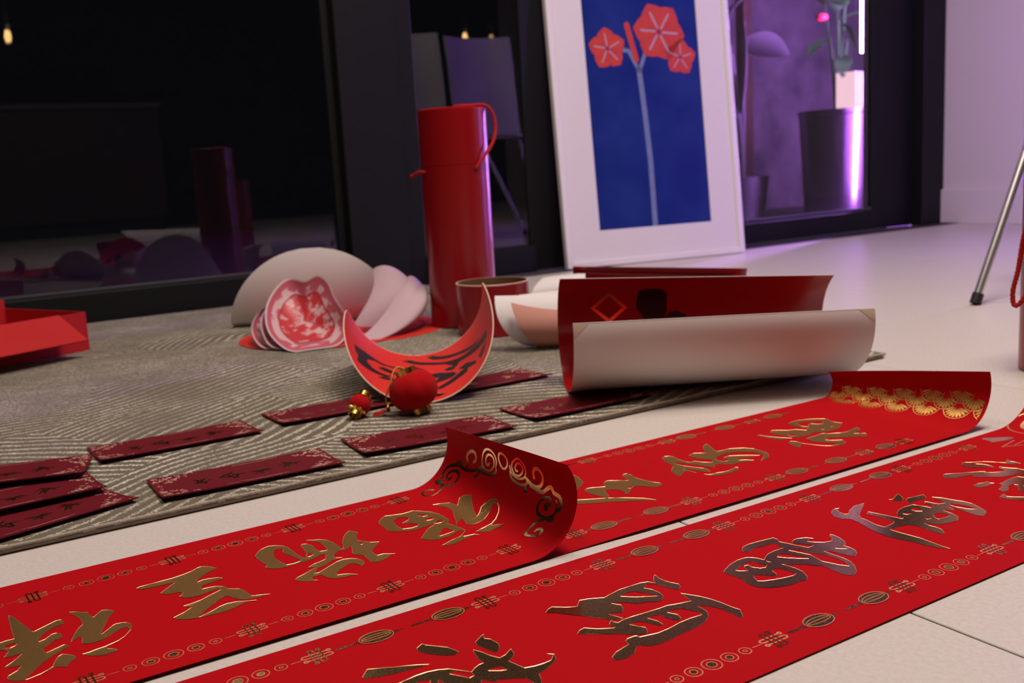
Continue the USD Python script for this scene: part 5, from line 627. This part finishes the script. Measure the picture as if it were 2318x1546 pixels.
for p in INKS['cres']:
    g = Polygon(np.array(p) / 1e4).buffer(0.0006).buffer(-0.0003).intersection(Point(0, 0).buffer(CP[3] * 0.985, 40)); m = extruded(g, 0.0002, 0.006)
    put('brush_stroke', trimesh.Trimesh(cres(m.vertices[:, :2], m.vertices[:, 2] + 0.00045), m.faces, process=False), INK, t, smooth=False)
put('cut_edge', sweep(cres(np.stack([np.cos(f), np.sin(f)], -1) * CP[3]), 0.0009, 6), CREAM, t)

# ================================================================ tubes
def tube_shell(r, z0, z1, wall_, open_top):
    if open_top: return lathe([(0, z0), (r - 0.002, z0), (r, z0 + 0.002), (r, z1 - 0.0006), (r - 0.0006, z1), (r - wall_, z1), (r - wall_, z0 + 0.004), (0, z0 + 0.004)], 96)
    return lathe([(0, z0), (r - 0.002, z0), (r, z0 + 0.002), (r, z1 - 0.005), (r - 0.0015, z1 - 0.0015), (r - 0.005, z1), (0, z1)], 96)
TC, TR_ = np.array([0.938, 1.6886]), 0.0641
fwd = np.array([0.526, 0.850, 0]); fwd /= np.linalg.norm(fwd); rgt = np.array([0.850, -0.526, 0])
def around(phi, r, z): return -fwd * r * math.cos(phi) + rgt * r * math.sin(phi) + np.array([0, 0, z])
t = thing('red_tube', 'tall closed red cardboard tube standing beside the window with a red cord', 'tube', (TC[0], TC[1], RZ))
put('body', lathe([(0, 0), (TR_ - 0.002, 0), (TR_, 0.002), (TR_, 0.3042), (TR_ - 0.0003, 0.3045), (0, 0.3045)], 96), REDTUBE, t, smooth=40)
put('cap', lathe([(0, 0.3046), (TR_ - 0.0002, 0.3046), (TR_ + 0.0003, 0.3050), (TR_ + 0.0003, 0.403), (TR_ - 0.0006, 0.407), (TR_ - 0.004, 0.409), (0, 0.409)], 96), REDTUBE, t, smooth=40)
for ph in (math.radians(38), math.radians(-56)):
    q = around(ph, TR_ + 0.0002, 0.2945); d = q.copy(); d[2] = 0; d /= np.linalg.norm(d)
    put('eyelet', sweep([q - d * 0.0004, q, q + d * 0.0004], 0.0042, 20), mat('dark_eyelet', (0.05, 0.003, 0.004), 0.7), t)
pth = smooth_path([around(math.radians(38), TR_ + 0.002, 0.296), around(math.radians(52), TR_ + 0.006, 0.315), around(math.radians(75), TR_ + 0.014, 0.345), around(math.radians(86), TR_ + 0.017, 0.375), around(math.radians(86), TR_ + 0.012, 0.398), around(math.radians(84), TR_ + 0.001, 0.411), around(math.radians(80), TR_ * 0.7, 0.4125), around(math.radians(55), TR_ * 0.45, 0.4122), around(math.radians(60), TR_ * 0.1, 0.4122)], 120)
put('cord', rope(pth, 0.0028, 22), CORD, t, smooth=50)
pth = smooth_path([around(math.radians(-56), TR_ + 0.001, 0.2945), around(math.radians(-72), TR_ + 0.005, 0.295), around(math.radians(-88), TR_ + 0.011, 0.292), around(math.radians(-92), TR_ + 0.018, 0.288)], 30)
put('cord_end', cat(rope(pth, 0.0030, 4), trimesh.creation.icosphere(2, 0.0045).apply_scale((1, 1, 0.9)).apply_translation(pth[-1])), CORD, t, smooth=50)
t = thing('tube_lid', 'short open red tube lid with brown cardboard inside, standing in front of the tall tube', 'lid', (0.925, 1.5545, RZ))
put('shell', tube_shell(0.0665, 0, 0.0925, 0.0022, True), REDTUBE, t, smooth=40)
put('rim', lathe([(0.0641, 0.0926), (0.0660, 0.0926), (0.0656, 0.0936), (0.0641, 0.0936)], 96), CREAM, t, smooth=40)
put('lining', lathe([(0, 0.0045), (0.0640, 0.0045), (0.0640, 0.0935), (0.0625, 0.0935), (0.0625, 0.0055), (0, 0.0055)], 96), BROWN, t, smooth=40)
t = thing('red_tube', 'red cardboard tube cut off by the right edge, with a hanging red cord', 'tube', (1.296, 0.706, 0.0))
put('body', tube_shell(0.0641, 0, 0.315, 0.003, True), REDTUBE, t, smooth=40)
put('lining', lathe([(0, 0.0045), (0.0610, 0.0045), (0.0610, 0.314), (0.0598, 0.314), (0.0598, 0.0055), (0, 0.0055)], 96), BROWN, t, smooth=40)
a1 = math.radians(-96)
pth = smooth_path([around(a1 + 0.25, 0.0655, 0.205), around(a1, 0.0675, 0.17), around(a1, 0.074, 0.125), around(a1, 0.078, 0.100), around(a1 + 0.05, 0.076, 0.088), around(a1 + 0.12, 0.0705, 0.094), around(a1 + 0.2, 0.0672, 0.12)], 70)
put('cord', rope(pth, 0.0030, 14), CORD, t, smooth=50)

# ================================================================ red gift box at the left edge
C = np.array([0.305, 2.007, RZ + 0.0006]); w1, w2 = np.array([-0.44, 0.90, 0]), np.array([-0.90, -0.44, 0]); w1 /= np.linalg.norm(w1); w2 /= np.linalg.norm(w2); nb = -w1
def plank(p, ax, L, up, H, th, thick):
    m = trimesh.creation.box((1, 1, 1)); v = m.vertices + 0.5
    return trimesh.Trimesh(np.asarray(p) + np.outer(v[:, 0] * L, ax) + np.outer(v[:, 1] * H, up) + np.outer(v[:, 2] * thick, th), m.faces)
Z = np.array([0, 0, 1.0])
t = thing('gift_box', 'open red card gift box at the left edge with its flap folded out', 'box')
LW = 0.34
put('base_panel', plank(C + w1 * 0.003 + w2 * 0.003, w2, LW, w1, 0.25, Z, 0.003), REDBOX, t, smooth=False)
put('side_panel', plank(C, w1, 0.256, Z, 0.072, w2, 0.003), REDBOX, t, smooth=False)
put('side_panel', plank(C + w2 * (LW + 0.003), w1, 0.256, Z, 0.072, w2, 0.003), REDBOX, t, smooth=False)
put('front_panel', plank(C + w2 * 0.0031, w2, LW, Z, 0.072, w1, 0.003), REDBOX, t, smooth=False)
put('back_panel', plank(C + w2 * 0.0031 + w1 * 0.253, w2, LW, Z, 0.090, w1, 0.003), REDBOX, t, smooth=False)
be = 0.50; dn = nb * math.cos(be) - Z * math.sin(be)
put('flap', plank(C + w2 * 0.056 + Z * 0.0722 + nb * 0.0005, w2, LW - 0.066, dn, 0.088, np.cross(dn, w2) * -1 if np.cross(dn, w2)[2] < 0 else np.cross(dn, w2), 0.0022), REDBOX, t, smooth=False)
put('insert_block', plank(C + w2 * 0.16 + w1 * 0.06 + Z * 0.004, w2, 0.12, w1, 0.10, Z, 0.070), REDBOX, t, smooth=False)

# ================================================================ lantern ornaments
def align(m, axis, c):
    axis = np.array(axis, float); axis /= np.linalg.norm(axis); x = np.cross((0.3, 1, 0.2), axis); x /= np.linalg.norm(x); y = np.cross(axis, x)
    return trimesh.Trimesh(np.outer(m.vertices[:, 0], x) + np.outer(m.vertices[:, 1], y) + np.outer(m.vertices[:, 2], axis) + np.array(c), m.faces, process=False)
def pumpkin(r, h, lobes=8):
    m = trimesh.creation.icosphere(5, 1.0); v = m.vertices; a = np.arctan2(v[:, 1], v[:, 0]); q = 1 - 0.035 * np.abs(np.sin(a * lobes / 2)) ** 0.5 * 0 - 0.03 * (1 - np.abs(np.cos(a * lobes / 2))) * (1 - v[:, 2] ** 2)
    z = v[:, 2] * h * (1 - 0.25 * np.exp(-((v[:, 0] ** 2 + v[:, 1] ** 2) / 0.12)))
    return trimesh.Trimesh(np.stack([v[:, 0] * r * q, v[:, 1] * r * q, z], -1), m.faces)
def crown(r0, r1, h, teeth=9):
    a = np.linspace(0, 2 * np.pi, teeth * 4, endpoint=False); k = 0.5 + 0.5 * np.cos(a * teeth)
    ring = lathe([(r0 - 0.0012, 0), (r0, 0), (r0 * 1.04, h), (r0 * 1.04 - 0.0012, h)], 48)
    G = np.zeros((4, len(a) + 1, 3)); aa = np.r_[a, a[:1] + 2 * np.pi]; kk = np.r_[k, k[:1]]
    for i, q in enumerate(np.linspace(0, 1, 4)):
        rr = r0 + (r1 - r0) * q * (0.55 + 0.45 * kk); G[i] = np.stack([rr * np.cos(aa), rr * np.sin(aa), -q * (0.35 * h) * (0.4 + kk * 0.6)], -1)
    return cat(ring, slab(G, -0.0004, 0.0004), lathe([(0, 0.0005), (r0 - 0.001, 0.0005), (r0 - 0.001, 0.0012), (0, 0.0012)], 32))
def ornament(c, axis, r, h, label, cap=(0.0128, 0.0200, 0.0080)):
    t = thing('lantern_ornament', label, 'ornament'); ax = np.array(axis, float); ax /= np.linalg.norm(ax); c = np.array(c, float)
    put('body', align(pumpkin(r, h), ax, c), FLOCK, t, smooth=True)
    put('gold_cap', align(crown(*cap), ax, c + ax * h * 0.80), GOLDCAP, t)
    put('gold_cap', align(crown(*cap), -ax, c - ax * h * 0.80), GOLDCAP, t)
    return t
bc = np.array([0.5300, 1.0960, RZ + 0.0292])
t = ornament(bc, -0.32 * rgt + 0.10 * fwd + 0.92 * Z, 0.0305, 0.0262, 'larger red velvet lantern ornament with gold caps and a gold thread')
ax = -0.32 * rgt + 0.10 * fwd + 0.92 * Z; ax /= np.linalg.norm(ax); top = bc + ax * 0.029
pth = smooth_path([top, top - rgt * 0.010 - fwd * 0.004 + Z * 0.002, bc - rgt * 0.026 - fwd * 0.012 + Z * 0.014, bc - rgt * 0.0335 - fwd * 0.008 - Z * 0.006, bc - rgt * 0.032 - fwd * 0.004 - Z * 0.018], 40)
put('gold_thread', sweep(pth, 0.0010, 8), GOLDCORD, t, smooth=50)
bead = pth[-1]
put('gold_bead', cat(align(lathe([(0, -0.006), (0.003, -0.006), (0.0022, -0.001), (0.0034, 0.0), (0.0022, 0.002), (0.003, 0.005), (0, 0.005)], 16), (0.1, 0.1, 1), bead)), GOLDCAP, t)
put('tassel', cat(*[sweep([bead + (0, 0, -0.005), bead * 0.5 + 0.5 * (bead - rgt * 0.012 + fwd * (0.004 * k - 0.006)) + np.array([0, 0, -0.006]), np.r_[(bead - rgt * (0.016 + 0.002 * (k % 3)) + fwd * (0.004 * k - 0.008))[:2], RZ + 0.0012]], 0.0009, 6) for k in range(7)]), CORD, t)
ornament((0.4705, 1.1265, RZ + 0.0160), 0.36 * rgt + 0.66 * fwd + 0.62 * Z, 0.0140, 0.0135, 'smaller red velvet lantern ornament lying with its gold cap towards the camera', (0.0076, 0.0125, 0.0065))

# ================================================================ picture leaning on the window
b0 = np.array([1.6744, 2.3769, 0.002]); bx = np.array([0.9853, -0.1709, 0]); bk = np.array([0.1709, 0.9853, 0]); ph = math.radians(5.4)
eh = Z * math.cos(ph) + bk * math.sin(ph); ed = bk * math.cos(ph) - Z * math.sin(ph); FW, FH = 0.614, 0.87
def in_frame(m): v = m.vertices; return trimesh.Trimesh(b0 + np.outer(v[:, 0], bx) + np.outer(v[:, 1], eh) + np.outer(v[:, 2], ed), m.faces[:, ::-1] if np.dot(np.cross(bx, eh), ed) < 0 else m.faces, process=False)
t = thing('framed_picture', 'white framed print of red flowers on deep blue, leaning against the window', 'picture')
mw = 0.019
put('moulding', in_frame(box(0, mw, 0, FH, 0, 0.022, 0.0015)), FRAMEW, t, smooth=False); put('moulding', in_frame(box(FW - mw, FW, 0, FH, 0, 0.022, 0.0015)), FRAMEW, t, smooth=False)
put('moulding', in_frame(box(mw + 0.0002, FW - mw - 0.0002, 0, mw, 0, 0.022, 0.0015)), FRAMEW, t, smooth=False); put('moulding', in_frame(box(mw + 0.0002, FW - mw - 0.0002, FH - mw, FH, 0, 0.022, 0.0015)), FRAMEW, t, smooth=False)
put('backing_board', in_frame(box(mw, FW - mw, mw, FH - mw, 0.016, 0.021)), BROWN, t, smooth=False)
px0, px1, py0, py1 = 0.1165, 0.503, 0.105, 0.79
put('mat_board', in_frame(cat(box(mw, px0, mw, FH - mw, 0.008, 0.0155), box(px1, FW - mw, mw, FH - mw, 0.008, 0.0155), box(px0, px1, mw, py0, 0.008, 0.0155), box(px0, px1, py1, FH - mw, 0.008, 0.0155))), MATBOARD, t, smooth=False)
pr_ = put('print', in_frame(box(px0, px1, py0, py1, 0.0110, 0.0155)), BLUE, t, smooth=False)
def flat(poly, d, mt, name): put(name, in_frame(extruded(poly, 0.0004, None).apply_translation((0, 0, d))), mt, pr_, smooth=False)
flat(LineString([(0.306, 0.106), (0.307, 0.30), (0.300, 0.45), (0.292, 0.575)]).buffer(0.0085), 0.0105, STEMP, 'printed_stem')
flat(unary_union([LineString([(0.293, 0.565), (0.262, 0.625), (0.215, 0.632)]).buffer(0.006), LineString([(0.293, 0.565), (0.318, 0.62), (0.355, 0.66)]).buffer(0.006)]), 0.0105, STEMP, 'printed_stem')
def blossom(cx, cy, R, a0, n):
    pets = []
    for i in range(n):
        a = a0 + i * 2 * math.pi / n; d = np.array([math.cos(a), math.sin(a)]); q = np.array([-d[1], d[0]])
        pts = [np.array([cx, cy]) + d * R * u + q * R * 0.44 * math.sin(math.pi * u ** 1.4) * s for u, s in [(u, 1) for u in np.linspace(0.05, 1, 12)] + [(u, -1) for u in np.linspace(1, 0.05, 12)]]
        pets.append(Polygon(pts).buffer(0))
    return unary_union(pets), [LineString([(cx + math.cos(a0 + i * 6.2832 / n) * R * 0.15, cy + math.sin(a0 + i * 6.2832 / n) * R * 0.15), (cx + math.cos(a0 + i * 6.2832 / n + 0.06) * R * 0.7, cy + math.sin(a0 + i * 6.2832 / n + 0.06) * R * 0.7)]).buffer(R * 0.03) for i in range(n)]
for cx, cy, R, a0, n in ((0.192, 0.632, 0.062, 0.4, 5), (0.370, 0.680, 0.088, 0.9, 6), (0.437, 0.605, 0.055, 0.2, 5)):
    g, veins = blossom(cx, cy, R, a0, n); flat(g, 0.0101, PETAL, 'printed_blossom'); flat(unary_union(veins), 0.0097, PALEP, 'printed_vein')
flat(LineString([(0.285, 0.60), (0.262, 0.70)]).buffer(0.009), 0.0101, PETAL, 'printed_bud')
